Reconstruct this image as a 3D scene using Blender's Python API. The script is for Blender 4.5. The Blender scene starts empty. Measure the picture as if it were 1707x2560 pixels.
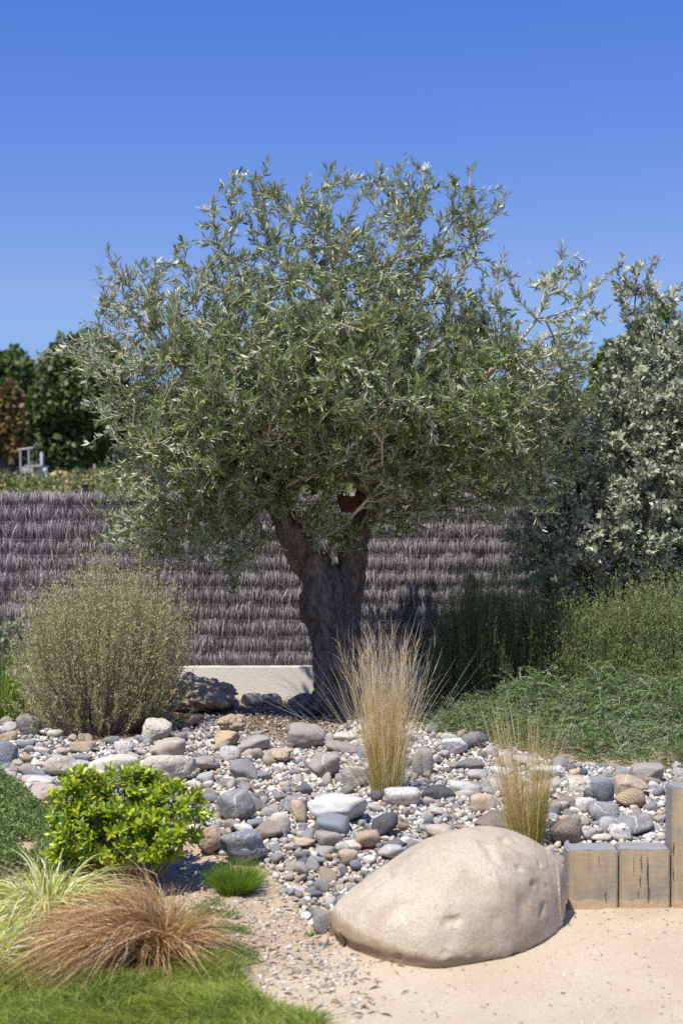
import bpy, bmesh, math, random
import numpy as np
from mathutils import Vector, Matrix, noise as mnoise

R = math.radians
scene = bpy.context.scene
C = scene.collection
rng = np.random.default_rng(7)
random.seed(7)

# ------------------------------------------------------------------ camera, sky, sun
CAM_Z = 1.6
FS = 50.0 / 36.0 * 2560.0      # focal length in pixels of the 1707 x 2560 photograph
HOR = 1225.0                   # row of the horizon in the photograph
CX = 853.5
cam_d = bpy.data.cameras.new('camera')
cam = bpy.data.objects.new('camera', cam_d)
C.objects.link(cam)
cam.location = (0, 0, CAM_Z)
cam.rotation_euler = (R(90), 0, 0)
cam_d.sensor_fit = 'VERTICAL'
cam_d.sensor_height = 36
cam_d.sensor_width = 24
cam_d.lens = 50
cam_d.shift_y = -(1280 - HOR) / 2560.0
cam_d.clip_end = 3000
cam_d.clip_start = 0.05
cam_d.dof.use_dof = True
cam_d.dof.focus_distance = 7.6
cam_d.dof.aperture_fstop = 3.0
scene.camera = cam

SUN_EL, SUN_AZ = R(61), R(212)     # azimuth clockwise from +Y: behind and left of the camera
w = bpy.data.worlds.new('World')
scene.world = w
w.use_nodes = True
nt = w.node_tree
nt.nodes.clear()
sky = nt.nodes.new('ShaderNodeTexSky')
sky.sky_type = 'NISHITA'
sky.sun_disc = False
sky.sun_elevation = SUN_EL
sky.sun_rotation = SUN_AZ
sky.altitude = 300
sky.air_density = 1.0
sky.dust_density = 0.35
sky.ozone_density = 3.0
sepc = nt.nodes.new('ShaderNodeSeparateColor')
comb_ = nt.nodes.new('ShaderNodeCombineColor')
nt.links.new(sky.outputs[0], sepc.inputs[0])
for ch, (pw, ml) in enumerate(((1.5, .40), (1.05, .65), (.4, 2.97))):      # the deep blue of a polarised sky
    pn = nt.nodes.new('ShaderNodeMath'); pn.operation = 'POWER'; pn.inputs[1].default_value = pw
    mn_ = nt.nodes.new('ShaderNodeMath'); mn_.operation = 'MULTIPLY'; mn_.inputs[1].default_value = ml
    nt.links.new(sepc.outputs[ch], pn.inputs[0]); nt.links.new(pn.outputs[0], mn_.inputs[0]); cl_ = nt.nodes.new('ShaderNodeMath'); cl_.operation = 'MINIMUM'; cl_.inputs[1].default_value = (2.1, 3.5, 6.4)[ch]; nt.links.new(mn_.outputs[0], cl_.inputs[0]); nt.links.new(cl_.outputs[0], comb_.inputs[ch])
bg = nt.nodes.new('ShaderNodeBackground')
bg.inputs[1].default_value = 0.10
wo = nt.nodes.new('ShaderNodeOutputWorld')
nt.links.new(comb_.outputs[0], bg.inputs[0])
nt.links.new(bg.outputs[0], wo.inputs[0])

sd = bpy.data.lights.new('sun', 'SUN')
sd.energy = 4.6
sd.angle = R(0.5)
sd.color = (1.0, 0.94, 0.83)
so = bpy.data.objects.new('sun', sd)
C.objects.link(so)
sdir = Vector((math.sin(SUN_AZ) * math.cos(SUN_EL), math.cos(SUN_AZ) * math.cos(SUN_EL), math.sin(SUN_EL)))
so.rotation_euler = sdir.to_track_quat('Z', 'Y').to_euler()
so.location = sdir * 30
scene.view_settings.view_transform = 'Standard'
scene.view_settings.look = 'None'
scene.view_settings.exposure = 0.42
scene.view_settings.gamma = 1.0
scene.render.engine = 'CYCLES'
scene.cycles.max_bounces = 8
scene.cycles.transparent_max_bounces = 8
scene.cycles.use_denoising = False

# ------------------------------------------------------------------ helpers
def unit(a):
    return a / np.maximum(np.linalg.norm(a, axis=-1, keepdims=True), 1e-9)

def tag(o, label=None, cat=None, group=None, kind=None):
    if label: o['label'] = label
    if cat: o['category'] = cat
    if group: o['group'] = group
    if kind: o['kind'] = kind
    return o

def empty(name, loc, label, cat, group=None, kind=None):
    o = bpy.data.objects.new(name, None)
    o.empty_display_size = 0.1
    C.objects.link(o)
    o.location = loc
    return tag(o, label, cat, group, kind)

def mesh(name, V, Fc, mat, parent=None, smooth=True, origin=None, midx=None, edgecheck=False):
    """V (n,3) world coordinates, Fc (m,k) one face size; origin: where the object's own origin is put"""
    V = np.asarray(V, dtype=np.float64); Fc = np.asarray(Fc, dtype=np.int32)
    k = Fc.shape[1]
    me = bpy.data.meshes.new(name)
    if parent is not None:
        origin = parent.location
        V = V - np.array(origin)
    elif origin is not None:
        V = V - np.array(origin)
    me.vertices.add(len(V)); me.vertices.foreach_set('co', V.ravel())
    me.loops.add(Fc.size); me.loops.foreach_set('vertex_index', Fc.ravel())
    me.polygons.add(len(Fc)); me.polygons.foreach_set('loop_start', np.arange(0, Fc.size, k, dtype=np.int32))
    for m in (mat if isinstance(mat, (list, tuple)) else [mat]):
        me.materials.append(m)
    if midx is not None:
        me.polygons.foreach_set('material_index', np.asarray(midx, dtype=np.int32))
    me.update(calc_edges=True)
    if smooth:
        me.polygons.foreach_set('use_smooth', np.ones(len(Fc), dtype=bool))
    o = bpy.data.objects.new(name, me)
    C.objects.link(o)
    if parent is not None:
        o.parent = parent
    elif origin is not None:
        o.location = origin
    return o

class Acc:
    """collects triangle or quad pieces for ONE mesh"""
    def __init__(s): s.V = []; s.F = []; s.M = []; s.n = 0
    def add(s, V, F, m=0):
        V = np.asarray(V, float).reshape(-1, 3); F = np.asarray(F, int)
        if F.shape[1] == 3 and False: pass
        s.V.append(V); s.F.append(F + s.n); s.n += len(V); s.M.append(np.full(len(F), m))
    def build(s, name, mat, parent=None, **kw):
        return mesh(name, np.concatenate(s.V), np.concatenate(s.F), mat, parent, midx=np.concatenate(s.M) if isinstance(mat, (list, tuple)) else None, **kw)

_h = np.random.default_rng(99).random((512, 512))
def vnoise(x, y, f, seed=0):
    x = np.asarray(x) * f + seed * 17.3 + 1000; y = np.asarray(y) * f + seed * 7.7 + 1000
    xi = np.floor(x).astype(int); yi = np.floor(y).astype(int); fx = x - xi; fy = y - yi
    fx = fx * fx * (3 - 2 * fx); fy = fy * fy * (3 - 2 * fy)
    h = lambda a, b: _h[a % 512, b % 512]
    return (h(xi, yi) * (1 - fx) + h(xi + 1, yi) * fx) * (1 - fy) + (h(xi, yi + 1) * (1 - fx) + h(xi + 1, yi + 1) * fx) * fy

def sstep(x, a, b):
    t = np.clip((np.asarray(x, float) - a) / (b - a), 0, 1)
    return t * t * (3 - 2 * t)

def ground(x, y):
    x = np.asarray(x, float); y = np.asarray(y, float)
    z = 0.10 * sstep(y, 5.35, 6.5)
    z = np.where(x > 0.85, np.where(y > 5.5, 0.07 + 0.03 * sstep(y, 5.6, 6.5), 0.0), z)
    z = z - 0.155 * sstep(y, 9.5, 11.1)
    z = z + 1.65 * sstep(y, 13, 26) + np.maximum(y - 24, 0) * 0.0125
    z = z + (vnoise(x, y, 1.1, 1) - 0.5) * 0.03 * sstep(y, 4.5, 6.0) * (x < 1)
    dirt = sstep(-x + 0.25, 0.0, 0.35) * sstep(y, 4.2, 4.6) * (y < 12)
    z = z + (vnoise(x, y, 9, 2) - 0.5) * 0.022 * dirt + (vnoise(x, y, 26, 3) - 0.5) * 0.012 * dirt
    z = z + (vnoise(x, y, 3, 5) - 0.5) * 0.010 + (vnoise(x, y, 8, 15) - 0.5) * 0.005 * (y < 5.4)
    return z

def PX(sx, sy, d):
    return ((sx - CX) / FS * d, d, CAM_Z - (sy - HOR) / FS * d)

def GP(sx, sy):
    """the ground point seen at photograph pixel (sx, sy)"""
    d = 1.5 * FS / (sy - HOR)
    for _ in range(25):
        x = (sx - CX) / FS * d
        z = float(ground(x, d))
        d = 0.5 * d + 0.5 * (CAM_Z - z) * FS / (sy - HOR)
    return (sx - CX) / FS * d, d, float(ground((sx - CX) / FS * d, d))

def inpoly(px, py, poly):
    px = np.asarray(px, float); py = np.asarray(py, float); c = np.zeros(px.shape, bool)
    n = len(poly)
    for i in range(n):
        x0, y0 = poly[i]; x1, y1 = poly[(i + 1) % n]
        if y0 == y1: continue
        cond = ((y0 > py) != (y1 > py)) & (px < (x1 - x0) * (py - y0) / (y1 - y0) + x0)
        c ^= cond
    return c

def polydist(px, py, poly):
    best = np.full(np.shape(px), 1e9); n = len(poly)
    for i in range(n):
        a = np.array(poly[i], float); b = np.array(poly[(i + 1) % n], float); ab = b - a
        t = np.clip(((px - a[0]) * ab[0] + (py - a[1]) * ab[1]) / (ab @ ab + 1e-9), 0, 1)
        best = np.minimum(best, np.hypot(px - a[0] - t * ab[0], py - a[1] - t * ab[1]))
    return best

# ------------------------------------------------------------------ materials
class NT:
    def __init__(s, name):
        s.m = bpy.data.materials.new(name); s.m.use_nodes = True
        s.t = s.m.node_tree; s.t.nodes.clear()
        s.out = s.t.nodes.new('ShaderNodeOutputMaterial')
    def n(s, typ, **kw):
        nd = s.t.nodes.new('ShaderNode' + typ)
        for k, v in kw.items(): setattr(nd, k, v)
        return nd
    def l(s, a, b): s.t.links.new(a, b)
    def mix(s, fac, a, b, blend='MIX'):
        m = s.n('Mix', data_type='RGBA', blend_type=blend)
        for sock, v in ((m.inputs[0], fac), (m.inputs[6], a), (m.inputs[7], b)):
            if hasattr(v, 'links'): s.l(v, sock)
            elif isinstance(v, (int, float)): sock.default_value = v
            else: sock.default_value = (*v[:3], 1)
        return m.outputs[2]
    def noise(s, scale, detail=4, rough=0.6, vec=None, sc=None, dist=0):
        if sc is not None:
            mp = s.n('Mapping'); mp.inputs['Scale'].default_value = sc
            s.l(vec if vec is not None else s.coord(), mp.inputs[0]); vec = mp.outputs[0]
        nn = s.n('TexNoise'); nn.inputs['Scale'].default_value = scale; nn.inputs['Detail'].default_value = detail
        nn.inputs['Roughness'].default_value = rough; nn.inputs['Distortion'].default_value = dist
        s.l(vec if vec is not None else s.coord(), nn.inputs[0])
        return nn.outputs[0]
    def coord(s, which='Object'):
        if not hasattr(s, 'tc'): s.tc = s.n('TexCoord')
        return s.tc.outputs[which]
    def ramp(s, fac, stops, interp='LINEAR'):
        r = s.n('ValToRGB'); r.color_ramp.interpolation = interp
        e = r.color_ramp.elements
        while len(e) < len(stops): e.new(0.5)
        for i, (p, c) in enumerate(stops):
            e[i].position = p; e[i].color = (c, c, c, 1) if isinstance(c, (int, float)) else (*c[:3], 1)
        s.l(fac, r.inputs[0])
        return r.outputs[0]
    def math(s, op, a, b=None):
        m = s.n('Math', operation=op)
        for sock, v in ((m.inputs[0], a), (m.inputs[1], b)):
            if v is None: continue
            if hasattr(v, 'links'): s.l(v, sock)
            else: sock.default_value = v
        return m.outputs[0]
    def bump(s, h, strength=0.5, dist=0.01, normal=None):
        b = s.n('Bump'); b.inputs['Strength'].default_value = strength; b.inputs['Distance'].default_value = dist
        s.l(h, b.inputs['Height'])
        if normal is not None: s.l(normal, b.inputs['Normal'])
        return b.outputs[0]
    def bsdf(s, col, rough=0.9, normal=None, spec=0.3):
        b = s.n('BsdfPrincipled')
        if hasattr(col, 'links'): s.l(col, b.inputs['Base Color'])
        else: b.inputs['Base Color'].default_value = (*col[:3], 1)
        if hasattr(rough, 'links'): s.l(rough, b.inputs['Roughness'])
        else: b.inputs['Roughness'].default_value = rough
        b.inputs['Specular IOR Level'].default_value = spec
        if normal is not None: s.l(normal, b.inputs['Normal'])
        return b.outputs[0]
    def done(s, sh):
        s.l(sh, s.out.inputs[0]); return s.m

def leaf_mat(name, top, top2, under=None, rough=0.45, transl=0.22, tcol=None, spec=0.4, extra=None, extra_p=0.0):
    """top/top2: range of upper side colours; extra: an odd (dry, yellow) leaf now and then"""
    t = NT(name)
    geo = t.n('NewGeometry')
    ri = geo.outputs['Random Per Island']
    col = t.mix(ri, top, top2)
    if extra is not None:
        r2 = t.math('FRACT', t.math('MULTIPLY', ri, 37.7))
        col = t.mix(t.math('LESS_THAN', r2, extra_p), col, extra)
    if under is not None:
        col = t.mix(geo.outputs['Backfacing'], col, under)
    b = t.bsdf(col, rough, spec=spec)
    tr = t.n('BsdfTranslucent')
    if tcol is None: t.l(t.mix(0.5, col, (0.3, 0.4, 0.05), 'MIX'), tr.inputs[0])
    else: tr.inputs[0].default_value = (*tcol, 1)
    mx = t.n('MixShader'); mx.inputs[0].default_value = transl
    t.l(b, mx.inputs[1]); t.l(tr.outputs[0], mx.inputs[2])
    return t.done(mx.outputs[0])

def strand_mat(name, stops, rough=0.6, transl=0.2, tcol=(0.4, 0.3, 0.12)):
    t = NT(name)
    geo = t.n('NewGeometry')
    col = t.ramp(geo.outputs['Random Per Island'], stops)
    b = t.bsdf(col, rough, spec=0.25)
    tr = t.n('BsdfTranslucent'); t.l(t.mix(0.5, col, tcol), tr.inputs[0])
    mx = t.n('MixShader'); mx.inputs[0].default_value = transl
    t.l(b, mx.inputs[1]); t.l(tr.outputs[0], mx.inputs[2])
    return t.done(mx.outputs[0])

COL = dict(white=(.73, .71, .67), cream=(.70, .635, .53), palegrey=(.52, .51, .49), grey=(.30, .295, .285), blue=(.265, .285, .315),
           taupe=(.42, .385, .345), tan=(.56, .45, .33), ochre=(.56, .43, .28), rust=(.50, .385, .275), pink=(.58, .50, .42),
           dark=(.12, .122, .13), brown=(.33, .27, .215))
_rm = {}
def rock_mat(key, style='plain'):
    if (key, style) in _rm: return _rm[(key, style)]
    c = COL[key]
    t = NT('stone_%s_%s' % (key, style))
    oi = t.n('ObjectInfo')
    off = t.n('VectorMath', operation='ADD'); t.l(t.coord(), off.inputs[0])
    sc = t.math('MULTIPLY', oi.outputs['Random'], 40.0)
    cmb = t.n('CombineXYZ')
    for i in range(3): t.l(sc, cmb.inputs[i])
    t.l(cmb.outputs[0], off.inputs[1]); vec = off.outputs[0]
    dk = tuple(v * 0.55 for v in c); lt = tuple(min(v * 1.3 + .04, .8) for v in c)
    geo = t.n('NewGeometry')
    big = t.noise(9, 4, 0.6, vec)
    col = t.mix(t.ramp(big, [(.35, 0), (.7, 1)]), tuple(v * .85 for v in c), tuple(min(v * 1.12, .8) for v in c))
    col = t.mix(t.math('MULTIPLY', t.math('ADD', geo.outputs['Random Per Island'], oi.outputs['Random']), 0.28), col, dk)
    fine = t.noise(160, 3, 0.7, vec)
    col = t.mix(t.ramp(fine, [(.36, .55), (.46, 0)]), col, dk)
    col = t.mix(t.ramp(t.noise(110, 2, 0.7, vec), [(.60, 0), (.70, .6)]), col, lt)
    h = t.math('ADD', t.math('MULTIPLY', t.noise(38, 5, 0.65, vec), 1.0), t.math('MULTIPLY', fine, 0.35))
    rustc = t.ramp(t.noise(6.5, 3, 0.6, vec), [(.60, 0), (.74, .45)])
    col = t.mix(rustc, col, (.42, .28, .15) if key not in ('blue', 'grey', 'dark') else (.36, .33, .29))
    if style == 'speckle':
        col = t.mix(t.ramp(t.noise(75, 3, .75, vec), [(.56, 0), (.62, .9)]), col, (.11, .105, .10) if sum(c) > 1.1 else (.52, .52, .50))
    elif style == 'vein':
        wv = t.n('TexWave'); wv.wave_type = 'BANDS'; wv.inputs['Scale'].default_value = 3.2; wv.inputs['Distortion'].default_value = 9
        wv.inputs['Detail'].default_value = 3; wv.inputs['Detail Scale'].default_value = 1.6
        t.l(vec, wv.inputs[0])
        col = t.mix(t.ramp(wv.outputs[1], [(.987, 0), (.997, .7)]), col, (.62, .58, .52))
        col = t.mix(t.ramp(t.noise(50, 4, .7, vec), [(.55, 0), (.68, .45)]), col, (.55, .55, .54))
    elif style == 'strata':
        wv = t.n('TexWave'); wv.wave_type = 'BANDS'; wv.bands_direction = 'DIAGONAL'; wv.inputs['Scale'].default_value = 30
        wv.inputs['Distortion'].default_value = 9; wv.inputs['Detail'].default_value = 4; wv.inputs['Detail Scale'].default_value = 1.2
        t.l(vec, wv.inputs[0])
        col = t.mix(t.ramp(wv.outputs[1], [(.25, .5), (.7, 0)]), col, tuple(v * .45 for v in c))
        h = t.math('ADD', h, t.math('MULTIPLY', wv.outputs[1], 0.3))
    elif style == 'pitted':
        vo = t.n('TexVoronoi'); vo.inputs['Scale'].default_value = 34; t.l(vec, vo.inputs[0])
        pit = t.ramp(vo.outputs[0], [(.15, 0), (.42, 1)])
        col = t.mix(t.ramp(t.noise(24, 5, .75, vec), [(.52, 0), (.66, .65)]), col, tuple(v * .45 for v in c))
        h = t.math('ADD', h, t.math('MULTIPLY', pit, 0.6))
    nrm = t.bump(h, 0.85, 0.009)
    _rm[(key, style)] = t.done(t.bsdf(col, 0.85, nrm, 0.3))
    return _rm[(key, style)]

# ------------------------------------------------------------------ ground
def axis(segs):
    out = [segs[0][0]]
    for a, b, st in segs:
        n = max(1, int(round((b - a) / st)))
        out += list(np.linspace(a, b, n + 1)[1:])
    return np.array(out)
gx = axis([(-600, -60, 60), (-60, -10, 5), (-10, -2.6, 0.3), (-2.6, 2.6, 0.022), (2.6, 10, 0.3), (10, 60, 5), (60, 600, 60)])
gy = axis([(-60, 0, 6), (0, 3.6, 0.4), (3.6, 8.4, 0.022), (8.4, 12, 0.08), (12, 30, 0.6), (30, 90, 3), (90, 1500, 60)])
GX, GY = np.meshgrid(gx, gy)
GZ = ground(GX, GY)
ny, nx = GX.shape
ii = np.arange(ny * nx).reshape(ny, nx)
quads = np.stack([ii[:-1, :-1], ii[:-1, 1:], ii[1:, 1:], ii[1:, :-1]], -1).reshape(-1, 4)

t = NT('soil')
at = t.n('Attribute', attribute_name='zone')
sep = t.n('SeparateColor'); t.l(at.outputs[0], sep.inputs[0])
dirt = t.mix(t.noise(5, 5, .65), (.40, .31, .205), (.54, .43, .305))
dirt = t.mix(t.ramp(t.noise(60, 4, .7), [(.40, .6), (.52, 0)]), dirt, (.30, .22, .14))
sand = t.mix(t.ramp(t.noise(3.0, 5, .6), [(.3, 0), (.7, 1)]), (.50, .405, .275), (.59, .495, .355))
sand = t.mix(t.ramp(t.noise(260, 3, .8), [(.38, .6), (.50, 0)]), sand, (.33, .25, .17))
sand = t.mix(t.ramp(t.noise(150, 2, .8), [(.58, 0), (.66, .8)]), sand, (.72, .67, .60))
mulch = t.mix(t.noise(30, 5, .8), (.13, .095, .065), (.36, .27, .19))
field = t.mix(t.ramp(t.noise(.35, 6, .7), [(.35, 0), (.65, 1)]), (.06, .085, .025), (.16, .15, .065))
col = t.mix(sep.outputs[0], dirt, sand)
col = t.mix(sep.outputs[1], col, mulch)
col = t.mix(sep.outputs[2], col, field)
bh = t.math('ADD', t.noise(45, 6, .75), t.math('MULTIPLY', t.noise(240, 3, .8), .4))
soil = t.done(t.bsdf(col, 0.95, t.bump(bh, .8, .006), .15))
go = mesh('ground', np.stack([GX, GY, GZ], -1).reshape(-1, 3), quads, soil)
tag(go, kind='structure')
sx = CX + GX / np.maximum(GY, 1) * FS
sy = HOR + (CAM_Z - GZ) / np.maximum(GY, 1) * FS
sandpoly = [(560, 2700), (640, 2450), (690, 2390), (800, 2340), (860, 2330), (1400, 2240), (2600, 2240), (3000, 6000), (300, 6000)]
far = sstep(vnoise(sx, sy, 1 / 60., 6), .2, .8) * 30
msand = (inpoly(sx, sy + far - 15, sandpoly) & (GY < 5.6)) | (GY < 3.2)
zs = np.where(msand, np.clip(polydist(sx, sy + far - 15, sandpoly) / 60, 0, 1), 0); zs[GY < 3.2] = 1
mul = sstep(GY, 7.6, 8.4) * (1 - sstep(GY, 12, 14)) * sstep(vnoise(GX, GY, 1.3, 9), .15, .5)
fld = sstep(GY, 12, 14)
colr = np.stack([zs, mul, fld, np.ones_like(zs)], -1).reshape(-1, 4).astype(np.float32)
ca = go.data.color_attributes.new('zone', 'FLOAT_COLOR', 'POINT')
ca.data.foreach_set('color', colr.ravel())

# ------------------------------------------------------------------ garden wall and brushwood fence
FY = 11.3
W0, W1 = -4.6, 4.6
def box(x0, x1, y0, y1, z0, z1, bev=0.0):
    bm = bmesh.new()
    bmesh.ops.create_cube(bm, size=1)
    for v in bm.verts:
        v.co = ((x0 + x1) / 2 + v.co.x * (x1 - x0), (y0 + y1) / 2 + v.co.y * (y1 - y0), (z0 + z1) / 2 + v.co.z * (z1 - z0))
    if bev: bmesh.ops.bevel(bm, geom=list(bm.edges), offset=bev, segments=2, affect='EDGES')
    return bm
def from_bm(name, bm, mat, parent=None, origin=None, smooth=False):
    if parent is not None: origin = parent.location
    if origin is not None:
        for v in bm.verts: v.co -= Vector(origin)
    me = bpy.data.meshes.new(name); bm.to_mesh(me); bm.free()
    me.materials.append(mat)
    if smooth: me.polygons.foreach_set('use_smooth', np.ones(len(me.polygons), bool))
    o = bpy.data.objects.new(name, me); C.objects.link(o)
    if parent is not None: o.parent = parent
    elif origin is not None: o.location = origin
    return o

t = NT('render_coat')
c1 = t.mix(t.noise(2.2, 5, .6), (.64, .61, .545), (.72, .69, .62))
c1 = t.mix(t.ramp(t.noise(14, 4, .7, sc=(1, 1, 3)), [(.55, 0), (.75, .3)]), c1, (.42, .38, .32))
wallm = t.done(t.bsdf(c1, .92, t.bump(t.noise(95, 4, .7), .7, .006), .2))
wl = from_bm('garden_wall', box(W0, W1, FY - .09, FY + .09, -.5, .208, .006), wallm, origin=(0, FY, -.1))
tag(wl, 'low cream rendered wall running under the brushwood fence', 'wall')

fence = empty('brushwood_fence', (0, FY, .21), 'weathered grey-brown brushwood fence panel held by horizontal wires', 'fence')
wires = [1.575, 1.475, 1.348, 1.208, 1.084, .952, .826, .690, .564, .438, .312, .212]
def bulge(z):
    """the brushwood bellies out between its wires"""
    z = np.asarray(z, float); o = np.zeros_like(z)
    for a, b in zip(wires[:-1], wires[1:]):
        u = np.clip((a - z) / (a - b), 0, 1); m = (z <= a) & (z > b)
        o = np.where(m, 0.017 * np.sin(np.pi * np.clip(u, 0, 1) ** 1.1) ** 0.8, o)
    return o
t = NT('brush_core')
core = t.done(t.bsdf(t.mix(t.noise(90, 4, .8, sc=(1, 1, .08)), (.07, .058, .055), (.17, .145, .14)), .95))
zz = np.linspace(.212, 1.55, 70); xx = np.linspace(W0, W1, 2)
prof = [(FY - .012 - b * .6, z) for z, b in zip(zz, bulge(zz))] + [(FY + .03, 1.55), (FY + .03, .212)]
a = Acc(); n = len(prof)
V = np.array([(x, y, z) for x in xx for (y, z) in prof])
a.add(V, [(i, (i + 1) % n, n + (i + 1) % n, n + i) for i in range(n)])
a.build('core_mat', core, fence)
def fence_twigs(N, wmin, wmax, lean, push, seed):
    g = np.random.default_rng(seed)
    seg = 5
    row = g.integers(0, len(wires) - 1, N)
    wa = np.array(wires)
    ztop = wa[row] + g.normal(.004, .018, N); ztop = np.where(row == 0, wa[0] + g.normal(.0, .012, N), ztop)
    L = (wa[row] - wa[row + 1]) * g.uniform(.8, 1.32, N)
    x0 = g.uniform(W0, W1, N); ln = g.normal(0, lean, N)
    tt = np.linspace(0, 1, seg)[None, :]
    z = ztop[:, None] - L[:, None] * tt
    z = np.maximum(z, .206)
    clump = (vnoise(x0, row * 1.0, 11, seed) - .5) * .03
    off = bulge(z) + clump[:, None] + g.uniform(-.012, push, N)[:, None] * (0.3 + np.sin(np.pi * tt) * .9)
    x = x0[:, None] + ln[:, None] * L[:, None] * tt + g.normal(0, .004, N)[:, None] * np.sin(tt * 5)
    wd = g.uniform(wmin, wmax, N)[:, None] * (1 - .5 * tt)
    y = FY - .014 - off
    A = np.stack([x - wd / 2, y + g.normal(0, .0015, N)[:, None], z], -1); B = np.stack([x + wd / 2, y + g.normal(0, .0015, N)[:, None], z], -1)
    V = np.stack([A, B], 2).reshape(N, seg * 2, 3)
    base = (np.arange(N) * seg * 2)[:, None, None]
    q = np.array([[2 * i, 2 * i + 2, 2 * i + 3, 2 * i + 1] for i in range(seg - 1)])[None]
    return V.reshape(-1, 3), (base + q).reshape(-1, 4)
def twm(name, stops):
    t = NT(name); geo = t.n('NewGeometry')
    c = t.ramp(geo.outputs['Random Per Island'], stops)
    c = t.mix(t.ramp(t.noise(1.1, 4, .6), [(.3, .25), (.7, 0)]), c, (.09, .07, .07))
    return t.done(t.bsdf(c, .85, spec=.2))
brush = twm('brush_twigs', [(0, (.085, .075, .08)), (.45, (.235, .21, .225)), (.8, (.39, .365, .395)), (.97, (.56, .54, .57)), (1, (.70, .68, .66))])
V, Q = fence_twigs(90000, .0018, .0045, .17, .020, 3)
mesh('brushwood', V, Q, brush, fence, smooth=False)
V, Q = fence_twigs(2600, .003, .006, .40, .034, 4)
mesh('loose_twigs', V, Q, twm('loose_brush', [(0, (.3, .26, .25)), (1, (.55, .52, .48))]), fence, smooth=False)
t = NT('wire'); wirem = t.done(t.bsdf((.20, .22, .24), .5))
def tube(path, r, sides=6):
    """path (n,3), r scalar or (n,) -> verts, quads"""
    P_ = np.asarray(path, float); n = len(P_); r = np.broadcast_to(r, (n,))
    T = unit(np.gradient(P_, axis=0))
    ref = np.array([0, 0, 1.]) if abs(T[:, 2]).mean() < .8 else np.array([1., 0, 0])
    U = unit(np.cross(T, ref)); W = np.cross(T, U)
    an = np.arange(sides) / sides * 2 * np.pi
    V = P_[:, None] + r[:, None, None] * (np.cos(an)[None, :, None] * U[:, None] + np.sin(an)[None, :, None] * W[:, None])
    F = [(i * sides + k, i * sides + (k + 1) % sides, (i + 1) * sides + (k + 1) % sides, (i + 1) * sides + k) for i in range(n - 1) for k in range(sides)]
    return V.reshape(-1, 3), np.array(F)
for wz in wires[1:-1]:
    xs = np.linspace(W0, W1, 120)
    pth = np.stack([xs, np.full_like(xs, FY - .03) - vnoise(xs, wz * 9 + xs * 0, 3, 2) * .008, wz + (vnoise(xs, xs * 0 + wz * 5, 2, 4) - .5) * .012], -1)
    V, Q = tube(pth, .0016, 4)
    mesh('wire', V, Q, wirem, fence)
# dark capped steel post showing above the fence
t = NT('dark_metal'); darkm = t.done(t.bsdf((.03, .035, .045), .45))
px_, _, pz = PX(213, 1218, FY + .1)
post = empty('fence_post', (px_, FY + .1, -.1), 'dark capped metal post standing up behind the brushwood fence', 'fence post')
from_bm('pole', box(px_ - .022, px_ + .022, FY + .08, FY + .125, -.1, pz + .01, .003), darkm, post)
bmc = box(px_ - .029, px_ + .029, FY + .073, FY + .131, pz + .01, pz + .024, .003)
from_bm('cap', bmc, darkm, post)

# ------------------------------------------------------------------ strands (grass blades) and leaves
def strands(base, d0, L, bend, width, seg=5, wpow=1.5, flat=None, kink=0.0, g=rng):
    N = len(base); tt = np.linspace(0, 1, seg)[None, :, None]
    L = np.broadcast_to(L, (N,)); width = np.broadcast_to(width, (N,))
    Pn = base[:, None] + L[:, None, None] * (d0[:, None] * tt + bend[:, None] * tt ** 2)
    if kink: Pn = Pn + (g.normal(0, kink, (N, 1, 3)) * np.sin(tt * 7 + g.uniform(0, 6, (N, 1, 1)))) * L[:, None, None]
    side = unit(np.cross(d0 + bend * .5, g.normal(0, 1, (N, 3)) if flat is None else flat))
    wd = width[:, None, None] * (1 - tt ** wpow * .93) * .5
    V = np.stack([Pn - side[:, None] * wd, Pn + side[:, None] * wd], 2).reshape(N, seg * 2, 3)
    q = np.array([[2 * i, 2 * i + 1, 2 * i + 3, 2 * i + 2] for i in range(seg - 1)])[None]
    F = (np.arange(N) * seg * 2)[:, None, None] + q
    return V.reshape(-1, 3), F.reshape(-1, 4)

def put_leaves(tv, tf, pos, dr, nrm, sc, wsc=None):
    """copies of a leaf outline (x across, y along, z up) merged into one part"""
    dr = unit(dr); sidev = unit(np.cross(dr, nrm)); nz = np.cross(sidev, dr)
    N = len(pos); sc = np.broadcast_to(sc, (N,))
    wsc = sc if wsc is None else wsc
    V = pos[:, None] + tv[None, :, 0:1] * sidev[:, None] * wsc[:, None, None] + tv[None, :, 1:2] * dr[:, None] * sc[:, None, None] + tv[None, :, 2:3] * nz[:, None] * sc[:, None, None]
    F = (np.arange(N) * len(tv))[:, None, None] + tf[None]
    return V.reshape(-1, 3), F.reshape(-1, tf.shape[1])

LANCE_V = np.array([(0, 0, 0), (-.085, .3, .02), (0, .35, -.02), (.085, .3, .02), (-.095, .62, .0), (0, .65, -.045), (.095, .62, .0), (0, 1, -.12)])
LANCE_F = np.array([(0, 2, 1), (0, 3, 2), (1, 2, 5), (1, 5, 4), (2, 3, 6), (2, 6, 5), (4, 5, 7), (5, 6, 7)])
OVAL_V = np.array([(0, 0, 0), (-.2, .3, .05), (0, .32, -.02), (.2, .3, .05), (-.21, .62, .02), (0, .65, -.06), (.21, .62, .02), (0, 1, -.16)])
SPAT_V = np.array([(0, 0, 0), (-.10, .35, .03), (0, .35, -.01), (.10, .35, .03), (-.185, .72, .02), (0, .74, -.04), (.185, .72, .02), (0, 1, -.10)])
NEED_V = np.array([(-.05, 0, 0), (.05, 0, 0), (.05, .7, .03), (0, 1, -.02), (-.05, .7, .03)])
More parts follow.
